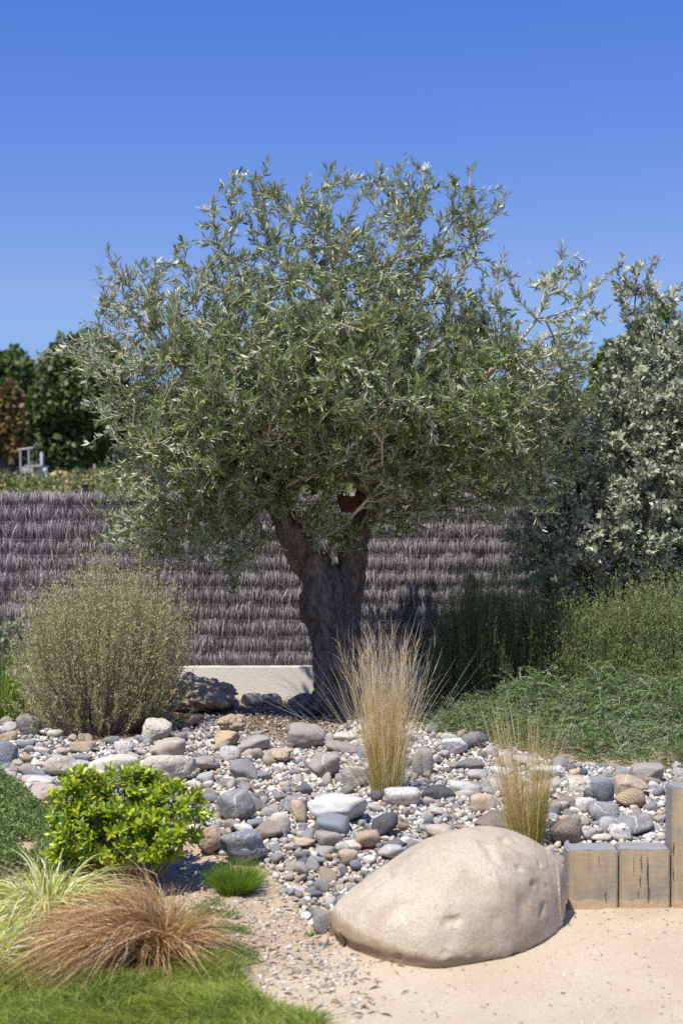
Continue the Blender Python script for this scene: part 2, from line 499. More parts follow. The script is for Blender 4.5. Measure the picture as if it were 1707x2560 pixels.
TINY_V = np.array([(0, 0, 0), (-.14, .5, .03), (0, 1, 0), (.14, .5, .03)]); TINY_F = np.array([(0, 3, 2), (0, 2, 1)])

# ------------------------------------------------------------------ tree skeletons filled into an envelope
def grow(seed_nodes, targets, step=.11, pb=.35, jit=.02, g=rng):
    """seed_nodes: (m,3) chain(s) with parents; grows a branching tree to every target. Returns nodes, parents"""
    pos = [np.array(p) for p, _ in seed_nodes]; par = [q for _, q in seed_nodes]
    cap = 60000
    Pn = np.zeros((cap, 3)); Ln = np.zeros(cap); Pr = np.full(cap, -1)
    for i, (p, q) in enumerate(seed_nodes):
        Pn[i] = p; Pr[i] = q; Ln[i] = 0 if q < 0 else Ln[q] + np.linalg.norm(np.array(p) - Pn[q]) * .5
    n = len(seed_nodes)
    order = np.argsort(np.linalg.norm(targets - Pn[n // 2], axis=1) + g.normal(0, .15, len(targets)))
    for ti in order:
        T = targets[ti]
        D = np.linalg.norm(Pn[:n] - T, axis=1)
        j = int(np.argmin(D + pb * Ln[:n]))
        A = Pn[j]; d = D[j]; k = max(1, int(d / step))
        pa = A - Pn[Pr[j]] if Pr[j] >= 0 else np.array([0, 0, 1.])
        pa = pa / (np.linalg.norm(pa) + 1e-9)
        prev = j
        for s_ in range(1, k + 1):
            u = s_ / k
            p = A + (T - A) * u + pa * d * .22 * math.sin(math.pi * u) + np.array([0, 0, .10 * d * math.sin(math.pi * u)])
            if s_ < k: p = p + g.normal(0, jit, 3)
            if n >= cap: break
            Pn[n] = p; Pr[n] = prev; Ln[n] = Ln[prev] + np.linalg.norm(p - Pn[prev]); prev = n; n += 1
    return Pn[:n], Pr[:n]

def radii(Pn, Pr, tip=.0018, ex=2.2, cap=None):
    n = len(Pn); r = np.zeros(n); cnt = np.zeros(n)
    acc = np.zeros(n)
    for i in range(n - 1, -1, -1):
        if acc[i] == 0: acc[i] = tip ** ex; cnt[i] = max(cnt[i], 1)
        r[i] = acc[i] ** (1 / ex)
        if Pr[i] >= 0: acc[Pr[i]] += acc[i]; cnt[Pr[i]] += cnt[i]
    if cap: r = np.minimum(r, cap)
    return r, cnt

def seg_tubes(Pn, Pr, r, mask, sides=5):
    idx = np.where(mask & (Pr >= 0))[0]
    A = Pn[Pr[idx]]; B = Pn[idx]; T = unit(B - A)
    ref = np.where(np.abs(T[:, 2:3]) < .8, np.array([[0, 0, 1.]]), np.array([[1., 0, 0]]))
    U = unit(np.cross(T, ref)); W = np.cross(T, U)
    an = np.arange(sides) / sides * 2 * np.pi
    ring = np.cos(an)[None, :, None] * U[:, None] + np.sin(an)[None, :, None] * W[:, None]
    rb = r[idx][:, None, None]; ra = np.minimum(r[Pr[idx]], r[idx] * 1.35)[:, None, None]
    V = np.concatenate([A[:, None] - T[:, None] * ra * .4 + ring * ra, B[:, None] + T[:, None] * rb * .3 + ring * rb], 1)
    q = np.array([(k, (k + 1) % sides, sides + (k + 1) % sides, sides + k) for k in range(sides)])
    F = (np.arange(len(idx)) * sides * 2)[:, None, None] + q[None]
    return V.reshape(-1, 3), F.reshape(-1, 4)

def sample_env(poly, N, d0, T, D, wfun=None, g=rng, power=.5):
    poly = [tuple(p) for p in poly]; P_ = np.array(poly, float)
    out = []
    while len(out) < N:
        x = g.uniform(P_[:, 0].min(), P_[:, 0].max(), 4000); y = g.uniform(P_[:, 1].min(), P_[:, 1].max(), 4000)
        ok = inpoly(x, y, poly); x = x[ok]; y = y[ok]
        ds = polydist(x, y, poly)
        half = T * np.clip(ds / D, .03, 1) ** power
        p = half / T
        if wfun is not None: p = p * wfun(x, y)
        k = g.random(len(x)) < p
        for a_, b_, h_ in zip(x[k], y[k], half[k]):
            u = g.uniform(-1, 1); u = np.sign(u) * abs(u) ** .75
            out.append(PX(a_, b_, d0 + u * h_))
            if len(out) >= N: break
    return np.array(out)

def leafy_tree(name, loc, label, cat, seedn, targets, leafkit, n_leaf_step, leaf_len, barkm, leafm, group=None, maxcnt=3, spread=.9,
               tip=.0018, cap=None, shoots=0, up=.3, g=rng, trunkmask=None, pb=.6):
    Pn, Pr = grow(seedn, targets, g=g, pb=pb)
    r, cnt = radii(Pn, Pr, tip=tip, cap=cap)
    root = empty(name, loc, label, cat, group)
    idx = np.where((cnt <= maxcnt) & (Pr >= 0))[0]
    A = Pn[Pr[idx]]; B = Pn[idx]
    # side shoots
    if shoots:
        SA, SB = [A], [B]
        for s_ in range(shoots):
            keep = g.random(len(idx)) < .85
            a0 = (A + (B - A) * g.random((len(idx), 1)))[keep]
            dirn = unit(unit(B - A)[keep] * .7 + g.normal(0, .55, a0.shape) + np.array([0, 0, up]))
            SA.append(a0); SB.append(a0 + dirn * g.uniform(.06, .16, (len(a0), 1)))
        A2 = np.concatenate(SA[1:]); B2 = np.concatenate(SB[1:])
        A = np.concatenate(SA); B = np.concatenate(SB)
    V1, F1 = seg_tubes(Pn, Pr, r, (r < .03) if trunkmask is None else trunkmask)
    acc_ = Acc(); acc_.add(V1, F1)
    if shoots:
        T_ = unit(B2 - A2); U_ = unit(np.cross(T_, np.array([.3, .2, 1.]))); W_ = np.cross(T_, U_)
        an = np.arange(3) / 3 * 2 * np.pi
        ring = np.cos(an)[None, :, None] * U_[:, None] + np.sin(an)[None, :, None] * W_[:, None]
        V2 = np.concatenate([A2[:, None] + ring * tip, B2[:, None] + ring * tip * .5], 1)
        q = np.array([(k, (k + 1) % 3, 3 + (k + 1) % 3, 3 + k) for k in range(3)])
        acc_.add(V2.reshape(-1, 3), ((np.arange(len(A2)) * 6)[:, None, None] + q[None]).reshape(-1, 4))
    acc_.build('branches', barkm, root)
    ln = np.linalg.norm(B - A, axis=1); k = np.maximum(1, (ln / n_leaf_step).astype(int))
    rep = np.repeat(np.arange(len(A)), k)
    u = g.random(len(rep))[:, None]
    pos = A[rep] + (B - A)[rep] * u
    T_ = unit(B - A)[rep]
    rad = unit(np.cross(T_, g.normal(0, 1, pos.shape)))
    for sgn in (0,):
        dr = unit(T_ * .75 + rad * spread + np.array([0, 0, up * .6]))
    nrm = unit(np.cross(np.cross(dr, T_), dr) + g.normal(0, .35, dr.shape) + np.array([0, 0, .25]))
    sc = g.uniform(.75, 1.2, len(pos)) * leaf_len
    V3, F3 = put_leaves(leafkit[0], leafkit[1], pos, dr, nrm, sc)
    mesh('crown', V3, F3, leafm, root)
    return root, Pn, Pr, r

# ------------------------------------------------------------------ olive tree
TD = 9.55
def q(cx, cy, d=TD): return np.array(PX(cx, cy, d))
def scale_at(d): return d / FS
trunk_paths = [  # (px, py, radius px, depth)
    [(850, 1812, 78, TD), (850, 1782, 66, TD), (846, 1740, 56, TD), (845, 1690, 53, TD), (838, 1620, 56, TD), (832, 1560, 63, TD), (828, 1515, 67, TD), (826, 1470, 62, TD),
     (798, 1430, 48, TD), (764, 1385, 39, TD - .03), (731, 1330, 33, TD - .06), (702, 1275, 27, TD - .08), (676, 1215, 30, TD - .1), (640, 1150, 25, TD - .12), (590, 1080, 20, TD - .1)],
    [(856, 1800, 60, TD + .02), (858, 1700, 44, TD + .03), (862, 1600, 42, TD + .03), (862, 1510, 40, TD + .02), (866, 1450, 42, TD), (880, 1395, 37, TD), (894, 1335, 33, TD + .03), (908, 1290, 31, TD + .06),
     (922, 1240, 35, TD + .08), (934, 1190, 33, TD + .1), (942, 1130, 26, TD + .12), (960, 1060, 20, TD + .15)],
    [(690, 1250, 22, TD - .08), (735, 1200, 20, TD + .1), (770, 1120, 16, TD + .25)],
    [(925, 1235, 26, TD + .08), (985, 1170, 18, TD - .05), (1060, 1110, 15, TD - .2)],
    [(790, 1790, 26, TD - .12), (815, 1745, 28, TD - .06), (822, 1690, 24, TD - .03)],
    [(905, 1800, 26, TD - .1), (880, 1740, 28, TD - .05), (872, 1680, 22, TD)],
    [(780, 1560, 24, TD - .05), (786, 1510, 36, TD - .06), (800, 1460, 30, TD - .05)],
]
bm = bmesh.new()
accT = Acc()
for pth in trunk_paths:
    P_ = np.array([PX(a_, b_, d_) for a_, b_, r_, d_ in pth]); rr = np.array([r_ * (.92 if b_ > 1460 else .84) * d_ / FS for a_, b_, r_, d_ in pth])
    ts = np.linspace(0, len(P_) - 1, (len(P_) - 1) * 5 + 1)
    Pi = np.stack([np.interp(ts, np.arange(len(P_)), P_[:, k]) for k in range(3)], -1); ri = np.interp(ts, np.arange(len(P_)), rr)
    V, Q = tube(Pi, ri, 16)
    # close the ends with small domes
    n0 = len(V)
    V = np.concatenate([V, [Pi[0]], [Pi[-1] + unit(Pi[-1] - Pi[-2]) * ri[-1] * .6]])
    capf = [(n0, (k + 1) % 16, k, k) for k in range(16)] + [(n0 + 1, len(Pi) * 16 - 16 + k, len(Pi) * 16 - 16 + (k + 1) % 16, len(Pi) * 16 - 16 + (k + 1) % 16) for k in range(16)]
    vs = [bm.verts.new(v) for v in V]
    for f in Q: bm.faces.new([vs[i] for i in f])
    for f in capf: bm.faces.new([vs[i] for i in f[:3]])
bmesh.ops.recalc_face_normals(bm, faces=list(bm.faces))
me = bpy.data.meshes.new('trunk_raw'); bm.to_mesh(me); bm.free()
tmp = bpy.data.objects.new('trunk_raw', me); C.objects.link(tmp)
md = tmp.modifiers.new('r', 'REMESH'); md.mode = 'VOXEL'; md.voxel_size = .011
md2 = tmp.modifiers.new('s', 'SMOOTH'); md2.iterations = 6; md2.factor = .6
dg = bpy.context.evaluated_depsgraph_get()
me2 = bpy.data.meshes.new_from_object(tmp.evaluated_get(dg))
bpy.data.objects.remove(tmp)
nv = len(me2.vertices)
co = np.zeros(nv * 3); me2.vertices.foreach_get('co', co); co = co.reshape(-1, 3)
no = np.zeros(nv * 3); me2.vertices.foreach_get('normal', no); no = no.reshape(-1, 3)
dsp = np.zeros(nv)
for i in range(nv):
    x, y, z = co[i]
    tw = z * 1.6
    p = Vector((x * math.cos(tw) - (y - TD) * math.sin(tw), x * math.sin(tw) + (y - TD) * math.cos(tw), z))
    big = mnoise.noise(Vector((p.x * 5, p.y * 5, z * 2.6)))
    rid = 1 - abs(mnoise.noise(Vector((p.x * 24, p.y * 24, z * 4.5)))) * 2
    fin = 1 - abs(mnoise.noise(Vector((p.x * 60, p.y * 60, z * 13)))) * 2
    hol = mnoise.noise(Vector((p.x * 9 + 5, p.y * 9, z * 5 + 3)))
    dsp[i] = big * .030 + rid * .018 + fin * .010 - max(0, hol - .28) * .11
co += no * dsp[:, None]
me2.vertices.foreach_set('co', (co - np.array([-.01, TD, .05])).ravel())
me2.update()

t = NT('olive_bark')
ob = t.coord()
vr = t.noise(14, 6, .75, sc=(1, 1, .25), dist=.8)
fn = t.noise(60, 5, .75, sc=(1, 1, .3))
cb = t.mix(t.ramp(vr, [(.36, 0), (.66, 1)]), (.055, .042, .034), (.27, .225, .19))
cb = t.mix(t.ramp(fn, [(.50, 0), (.72, .75)]), cb, (.36, .32, .28))
cb = t.mix(t.ramp(t.noise(3, 3, .6), [(.56, 0), (.70, .6)]), cb, (.13, .08, .045))
bark = t.done(t.bsdf(cb, .92, t.bump(t.math('ADD', vr, fn), .9, .02), .2))
t = NT('olive_twig_bark')
twig = t.done(t.bsdf(t.mix(t.noise(20, 3, .6), (.30, .25, .19), (.62, .55, .45)), .85))
olive_leaf = leaf_mat('olive_leaf', (.080, .130, .030), (.20, .25, .075), under=(.44, .48, .34), rough=.36, transl=.09,
                      tcol=(.22, .30, .06), spec=.6, extra=(.42, .40, .09), extra_p=.035)

pc = lambda pts: [(x * 1.0887, y * 1.0887) for x, y in pts]
olive_env = pc([(118, 822), (170, 790), (215, 740), (225, 700), (232, 650), (262, 608), (320, 605), (380, 612), (415, 560), (470, 520), (485, 470), (508, 428), (560, 405), (610, 400),
                (640, 440), (668, 480), (688, 470), (705, 405), (745, 430), (772, 378), (815, 410), (850, 430), (880, 440), (908, 385), (940, 425), (985, 400), (1040, 420), (1080, 388),
                (1105, 440), (1148, 470), (1110, 520), (1090, 560), (1142, 620), (1105, 665), (1120, 700), (1180, 712), (1250, 650), (1300, 640), (1325, 590), (1395, 630), (1378, 735),
                (1345, 760), (1370, 830), (1375, 900), (1350, 980), (1330, 1060), (1310, 1130), (1230, 1180), (1120, 1200), (1040, 1190), (960, 1215), (900, 1235), (860, 1225),
                (800, 1268), (730, 1262), (690, 1230), (650, 1185), (600, 1225), (560, 1290), (545, 1370), (500, 1290), (440, 1260), (360, 1310), (310, 1280), (230, 1250), (245, 1150), (265, 1080),
                (235, 1000), (195, 930), (250, 905), (200, 860)])
def wolive(x, y):
    up_ = np.clip((y - 400) / 520, .30, 1)
    return up_ * np.where((x > 1190) & (y < 850), .45, 1) * np.where(x < 360, .8, 1) * np.where(y > 980, 1.0, .72)
g1 = np.random.default_rng(11)
targets = sample_env(olive_env, 3900, TD - .35, 1.15, 330, wolive, g1, .8)
rim = []
for i in range(len(olive_env)):   # tips of twigs on the outline itself
    a_ = np.array(olive_env[i]); b_ = np.array(olive_env[(i + 1) % len(olive_env)])
    for u in (0, .5): 
        p = a_ + (b_ - a_) * u; p = p + (np.array([850, 980]) - p) * (.0 if u == 0 else .05); rim.append(PX(p[0], p[1], TD + g1.normal(-.1, .25)))
targets = np.concatenate([targets, rim])
tsx = CX + targets[:, 0] / targets[:, 1] * FS; tsy = HOR + (CAM_Z - targets[:, 2]) / targets[:, 1] * FS
targets = targets[~((tsx > 830) & (tsx < 915) & (tsy > 1222) & (tsy < 1300) & (targets[:, 1] < TD))]
seedn = []
def chain(pts, parent):
    for p in pts:
        seedn.append((p, parent)); parent = len(seedn) - 1
    return parent
b0 = chain([PX(850, 1780, TD), PX(840, 1600, TD), PX(832, 1450, TD)], -1)
l_ = chain([PX(772, 1375, TD - .03), PX(706, 1275, TD - .08), PX(676, 1215, TD - .1), PX(640, 1150, TD - .12), PX(590, 1080, TD - .1)], b0)
r_ = chain([PX(893, 1335, TD + .03), PX(922, 1240, TD + .08), PX(942, 1130, TD + .12), PX(960, 1060, TD + .15)], b0)
l2 = chain([PX(735, 1200, TD + .1), PX(770, 1120, TD + .25)], 4)
r2 = chain([PX(985, 1170, TD - .05), PX(1060, 1110, TD - .2)], b0 + 7)
# main scaffold limbs
for st, pts in ((l_, [(520, 990, -.3), (440, 900, -.5), (380, 830, -.5)]), (l_, [(600, 960, .1), (590, 830, .2), (600, 690, .2)]), (r_, [(990, 930, .2), (1010, 800, .1), (1060, 650, 0)]),
                (r2, [(1160, 980, -.4), (1260, 900, -.5), (1340, 800, -.4)]), (r_, [(900, 920, -.4), (850, 780, -.5), (830, 620, -.3)]), (l2, [(760, 980, .5), (740, 850, .5), (720, 700, .3)]),
                (r2, [(1170, 1120, .2), (1280, 1080, .5)]), (l_, [(480, 1130, -.5), (370, 1110, -.8)])):
    chain([PX(a_, b_, TD + c_) for a_, b_, c_ in pts], st)
Pcut = None
tree, Pn, Pr, rr_ = leafy_tree('olive_tree', (-.01, TD, .05), 'large old olive tree with forked gnarled trunk and wide silvery green crown', 'tree',
                      seedn, targets, (LANCE_V, LANCE_F),   .0096, .056, twig, olive_leaf, tip=.0027, maxcnt=4, spread=.62, shoots=2, up=.28, g=g1, cap=.045)
tob = bpy.data.objects.new('trunk', me2); me2.materials.clear(); me2.materials.append(bark); C.objects.link(tob); tob.parent = tree
me2.polygons.foreach_set('use_smooth', np.ones(len(me2.polygons), bool))

# rust coloured woven twine basket hung in the fork
t = NT('rust_twine'); twine = t.done(t.bsdf(t.mix(t.noise(80, 3, .7), (.07, .025, .018), (.19, .07, .045)), .8))
bc = np.array(PX(872, 1262, TD - .34))
bask = empty('twine_basket', tuple(bc), 'small rust red woven twine basket hanging in the fork of the olive tree', 'basket')
ac = Acc()
for k in range(26):
    u = k / 25; rad_ = .072 * (1 - .35 * u ** 2); an = np.linspace(0, 2 * np.pi, 25)
    zz_ = .055 - u * .10 + rng.normal(0, .003, 25)
    V, Q = tube(np.stack([bc[0] + np.cos(an) * rad_ * (1 + rng.normal(0, .03, 25)), bc[1] + np.sin(an) * rad_ * (1 + rng.normal(0, .03, 25)), bc[2] + zz_], -1), .0028, 4)
    ac.add(V, Q)
for k in range(14):
    an = k / 14 * 2 * np.pi; u = np.linspace(0, 1, 6)
    rad_ = .070 * (1 - .35 * u ** 2)
    V, Q = tube(np.stack([bc[0] + np.cos(an) * rad_, bc[1] + np.sin(an) * rad_, bc[2] + .06 - u * .105], -1), .003, 4); ac.add(V, Q)
ac.build('woven_wall', twine, bask)
ac = Acc()
V, Q = tube([(bc[0] - .07, bc[1], bc[2] + .05), (bc[0] - .072, bc[1] + .01, bc[2] + .15), (bc[0] - .04, bc[1] + .06, bc[2] + .30)], .002, 4); ac.add(V, Q)
V, Q = tube([(bc[0] + .07, bc[1], bc[2] + .05), (bc[0] + .10, bc[1] + .1, bc[2] + .09), (bc[0] + .13, bc[1] + .2, bc[2] + .12)], .002, 4); ac.add(V, Q)
ac.build('hanging_cord', twine, bask)

# ------------------------------------------------------------------ silver shrub on the right
silver_env = pc([(1418, 608), (1440, 660), (1478, 604), (1500, 650), (1498, 700), (1540, 668), (1560, 720), (1640, 700), (1720, 780), (1760, 1000), (1760, 1400), (1500, 1400), (1420, 1390), (1330, 1395),
                 (1260, 1385), (1190, 1340), (1160, 1240), (1230, 1120), (1290, 1040), (1340, 960), (1365, 880), (1400, 820), (1440, 770), (1425, 700)])
g2 = np.random.default_rng(12)
SD = 9.8
silver_leaf = leaf_mat('silver_leaf', (.22, .25, .15), (.44, .47, .34), under=(.54, .55, .44), rough=.5, transl=.12, tcol=(.25, .32, .12), spec=.5)
targets = sample_env(silver_env, 1450, SD, .7, 200, lambda x, y: np.clip((y - 600) / 350, .15, 1), g2, .5)
rim = []
for i in range(len(silver_env)):
    a_ = np.array(silver_env[i]); b_ = np.array(silver_env[(i + 1) % len(silver_env)])
    for u in (0, .5): p = a_ + (b_ - a_) * u; rim.append(PX(p[0], p[1], SD + g2.normal(0, .15)))
targets = np.concatenate([targets, rim])
seedn = []
for px0, tops in ((1560, [(1560, 1450), (1570, 1200), (1575, 960), (1580, 820)]), (1480, [(1470, 1500), (1440, 1300), (1450, 1150)]), (1680, [(1690, 1450), (1700, 1200), (1690, 900)]),
                  (1420, [(1400, 1560), (1360, 1420)])):
    if not seedn: chain([(PX(1560, 1500, SD)[0], SD, -.05)], -1)
    chain([PX(a_, b_, SD) for a_, b_ in tops], 0)
t = NT('shrub_bark'); sbark = t.done(t.bsdf(t.mix(t.noise(30, 3, .6), (.05, .035, .03), (.14, .10, .085)), .9))
leafy_tree('silver_shrub', (PX(1560, 1500, SD)[0], SD, -.05), 'tall silvery leaved shrub in front of the fence at the right edge', 'shrub',
           seedn, targets, (OVAL_V, LANCE_F), .0085, .044, sbark, silver_leaf, tip=.002, maxcnt=4, spread=.9, shoots=2, up=.2, g=g2, cap=.022, trunkmask=None)

# ------------------------------------------------------------------ far trees, field and the yard behind
def far_tree(name, sx0, sy0, sx1, sy1, d, label, leafm, barkm_, n=9000, leaf=.2, seed=1, group=None, lobes=22):
    g = np.random.default_rng(seed)
    x0, _, ztop = PX(sx0, sy0, d); x1, _, zb = PX(sx1, sy1, d)
    gz = float(ground((x0 + x1) / 2, d)); zb = min(zb, gz + .3)
    cx, cz = (x0 + x1) / 2, (ztop + zb) / 2; rx, rz = (x1 - x0) / 2, (ztop - zb) / 2; ry = rx * .8
    root = empty(name, (cx, d, gz), label, 'tree', group)
    cen = unit(g.normal(0, 1, (lobes, 3))) * g.uniform(.35, .78, (lobes, 1))
    cen[:, 2] += .08
    rad_ = g.uniform(.24, .42, lobes)
    k = g.integers(0, lobes, n)
    p = cen[k] + unit(g.normal(0, 1, (n, 3))) * (rad_[k] * g.uniform(.72, 1.06, n))[:, None]
    pos = np.stack([cx + p[:, 0] * rx, d + p[:, 1] * ry, cz + p[:, 2] * rz], -1)
    pos[:, 2] = np.maximum(pos[:, 2], gz + .2)
    dr = unit(g.normal(0, 1, (n, 3)) + unit(p - cen[k]) * .9 + np.array([0, 0, -.2]))
    nr = unit(g.normal(0, .6, (n, 3)) + unit(p - cen[k]))
    V, F_ = put_leaves(OVAL_V * np.array([1.6, 1, 1]), LANCE_F, pos, dr, nr, g.uniform(.6, 1.3, n) * leaf)
    mesh('crown', V, F_, leafm, root)
    accb = Acc()
    for a_ in range(7):
        e = cen[a_ % lobes]; P_ = [(cx + g.normal(0, .1), d, gz - .2), (cx + g.normal(0, .15), d, gz + (cz - gz) * .6), (cx + e[0] * rx * .8, d + e[1] * ry * .8, cz + e[2] * rz * .7)]
        V, Q = tube(P_, [.22, .16, .05], 6); accb.add(V, Q)
    accb.build('trunk', barkm_, root)
    return root
oak = leaf_mat('oak_leaf', (.045, .075, .020), (.12, .16, .045), rough=.55, transl=.12)
oak2 = leaf_mat('pale_tree_leaf', (.06, .095, .022), (.13, .175, .045), rough=.55, transl=.15)
russet = leaf_mat('russet_leaf', (.20, .10, .04), (.16, .15, .05), rough=.6, transl=.15)
far_tree('oak_tree', 60, 806, 360, 1200, 46, 'tall dark green tree behind the fence, left of the olive crown', oak, sbark, 34000, .21, 21, 'far trees beyond the fence', 34)
far_tree('oak_tree', -130, 868, 110, 1200, 60, 'dark tree at the far left edge, behind the russet bush', oak, sbark, 16000, .28, 22, 'far trees beyond the fence')
far_tree('broadleaf_tree', -90, 950, 70, 1215, 44, 'green bushy tree with russet top at the left edge beyond the field', oak2, sbark, 9000, .22, 23, 'far trees beyond the fence')
far_tree('russet_bush', -30, 942, 66, 1060, 43, 'russet brown leaved bush among the trees at the left edge', russet, sbark, 3000, .2, 24)
far_tree('oak_tree', 330, 985, 600, 1210, 52, 'dark tree seen through the left part of the olive crown', oak, sbark, 12000, .28, 25, 'far trees beyond the fence')
far_tree('oak_tree', 570, 1010, 900, 1215, 56, 'dark tree hidden behind the middle of the olive crown', oak, sbark, 12000, .3, 26, 'far trees beyond the fence')
far_tree('broadleaf_tree', 1110, 790, 1230, 1210, 50, 'narrow green tree behind the right shoulder of the olive crown', oak, sbark, 8000, .26, 30, 'far trees beyond the fence')
far_tree('oak_tree', 880, 960, 1180, 1215, 50, 'dark tree showing through the right part of the olive crown', oak, sbark, 12000, .28, 27, 'far trees beyond the fence')
far_tree('broadleaf_tree', 1460, 835, 1620, 1210, 40, 'green tree between the olive crown and the silver shrub', oak2, sbark, 12000, .2, 28, 'far trees beyond the fence')
far_tree('broadleaf_tree', 1530, 795, 1800, 1210, 44, 'green tree rising behind the silver shrub at the right edge', oak2, sbark, 16000, .22, 29, 'far trees beyond the fence')
far_tree('broadleaf_tree', 1200, 930, 1500, 1210, 47, 'green tree low behind the right end of the olive crown', oak, sbark, 12000, .26, 31, 'far trees beyond the fence')

g3 = np.random.default_rng(55); N = 26000
tx_ = g3.uniform(-22, 24, N); ty_ = g3.uniform(57, 66, N); tz_ = ground(tx_, ty_) + g3.random(N) * (2.2 + 1.6 * vnoise(tx_, ty_ * 0, .35, 7))
V, F_ = put_leaves(OVAL_V * np.array([1.6, 1, 1]), LANCE_F, np.stack([tx_, ty_, tz_], -1), g3.normal(0, 1, (N, 3)), g3.normal(0, 1, (N, 3)), g3.uniform(.2, .42, N))
tag(mesh('far_thicket', V, F_, oak), 'dark thicket closing the far side of the field behind the trees', 'thicket', kind='stuff')
# field scrub
g3 = np.random.default_rng(5)
N = 60000
fy = g3.uniform(22, 40, N); fx = g3.uniform(-.30, .30, N) * fy
den = vnoise(fx, fy, .5, 8); keep = g3.random(N) < sstep(den, .25, .7); fx = fx[keep]; fy = fy[keep]; N = len(fx)
base = np.stack([fx, fy, ground(fx, fy) + g3.uniform(0, .35, N) * sstep(vnoise(fx, fy, .8, 3), .3, .8)], -1)
scrubm = leaf_mat('scrub_leaf', (.08, .11, .03), (.20, .22, .07), rough=.7, transl=.15, extra=(.42, .33, .16), extra_p=.22)
V, F_ = put_leaves(OVAL_V * np.array([1.5, 1, 1]), LANCE_F, base, unit(g3.normal(0, .5, (N, 3)) + np.array([0, 0, .8])), g3.normal(0, 1, (N, 3)), g3.uniform(.04, .11, N))
tag(mesh('field_scrub', V, F_, scrubm), 'low green and straw coloured scrub covering the field beyond the fence', 'scrub', kind='stuff')

# yard: pole frame, white column, tumbledown shed, straw heap
t = NT('grey_pole'); polem = t.done(t.bsdf(t.mix(t.noise(9, 3), (.30, .26, .25), (.46, .42, .42)), .9))
t = NT('white_post'); whitem = t.done(t.bsdf((.6, .6, .62), .8))
t = NT('shed_sheet'); sheetm = t.done(t.bsdf(t.mix(t.noise(2, 4), (.30, .28, .26), (.50, .49, .47)), .8))
t = NT('shed_red'); redm = t.done(t.bsdf(t.mix(t.noise(1.5, 4), (.10, .045, .03), (.26, .11, .07)), .9))
D1 = 40.0
def seg(a_, b_, d, r=.05, sides=6):
    return tube([PX(a_[0], a_[1], d), PX((a_[0] + b_[0]) / 2, (a_[1] + b_[1]) / 2, d), PX(b_[0], b_[1], d)], r, sides)
fr = empty('pole_frame', PX(65, 1200, D1), 'grey pole frame with crossbar standing in the far field at left', 'pole frame')
for a_, b_ in (((53, 1200), (52, 1122)), ((74, 1198), (73, 1122))):
    V, Q = seg(a_, b_, D1, .03); mesh('pole', V, Q, polem, fr)
V, Q = seg((45, 1125), (84, 1120), D1, .035); mesh('crossbar', V, Q, polem, fr)
cl = empty('concrete_column', PX(107, 1165, D1 + 2), 'pale concrete column behind the far pole frame', 'column')
V, Q = seg((105, 1180), (105, 1130), D1 + 2, .045, 8); mesh('shaft', V, Q, whitem, cl)
V, Q = seg((108, 1180), (109, 1135), D1 + 2.1, .03, 8); mesh('pipe', V, Q, polem, cl)
sh = empty('tumbledown_shed', PX(95, 1195, D1 + 1), 'low tumbledown shed with rusty heap beside the far pole frame', 'shed')
x0, _, zt = PX(62, 1163, D1 + 1); x1, _, zb = PX(128, 1196, D1 + 1)
from_bm('sheet_wall', box(x0, x0 + .35, D1 + .6, D1 + 1.6, zb - .1, zt - .05, .02), sheetm, sh)
from_bm('roof', box(x0 + .1, x1 - .2, D1 + .6, D1 + 1.8, zt - .06, zt, .01), sheetm, sh)
from_bm('back_wall', box(x0 + .35, x1 - .35, D1 + 1.3, D1 + 1.5, zb - .1, zt - .06, .01), redm, sh)
from_bm('white_panel', box(x1 - .34, x1 - .05, D1 + .7, D1 + .8, zb, zt - .08, .01), whitem, sh)
t = NT('straw'); strawm = t.done(t.bsdf(t.mix(t.noise(8, 4), (.34, .24, .11), (.52, .40, .22)), .95))
x0, y0, z0 = PX(150, 1200, D1 - 1)
D_, F_ = rock_shape(9, 4, 4, 10, .16, 3.0) if False else (None, None)
hp = bmesh.new(); bmesh.ops.create_icosphere(hp, subdivisions=4, radius=1)
for v in hp.verts:
    n_ = 1 + .22 * mnoise.fractal(v.co * 2.4, .9, 2.1, 4)
    v.co = Vector((v.co.x * .30 * n_, v.co.y * .25 * n_, max(v.co.z, -.4) * .20 * n_))
hpo = from_bm('straw_heap', hp, strawm, smooth=True); hpo.location = (x0, y0, z0 + .05)
tag(hpo, 'small straw coloured heap in the far field beside the shed', 'straw heap')
xg, _, zg = PX(237, 1195, D1 - 1)
from_bm('stake', box(xg - .03, xg + .03, D1 - 1.03, D1 - .97, zg - .6, PX(237, 1160, D1 - 1)[2], .005), polem, None)
tag(bpy.data.objects['stake'], 'lone grey stake standing in the far field left of the olive crown', 'stake')

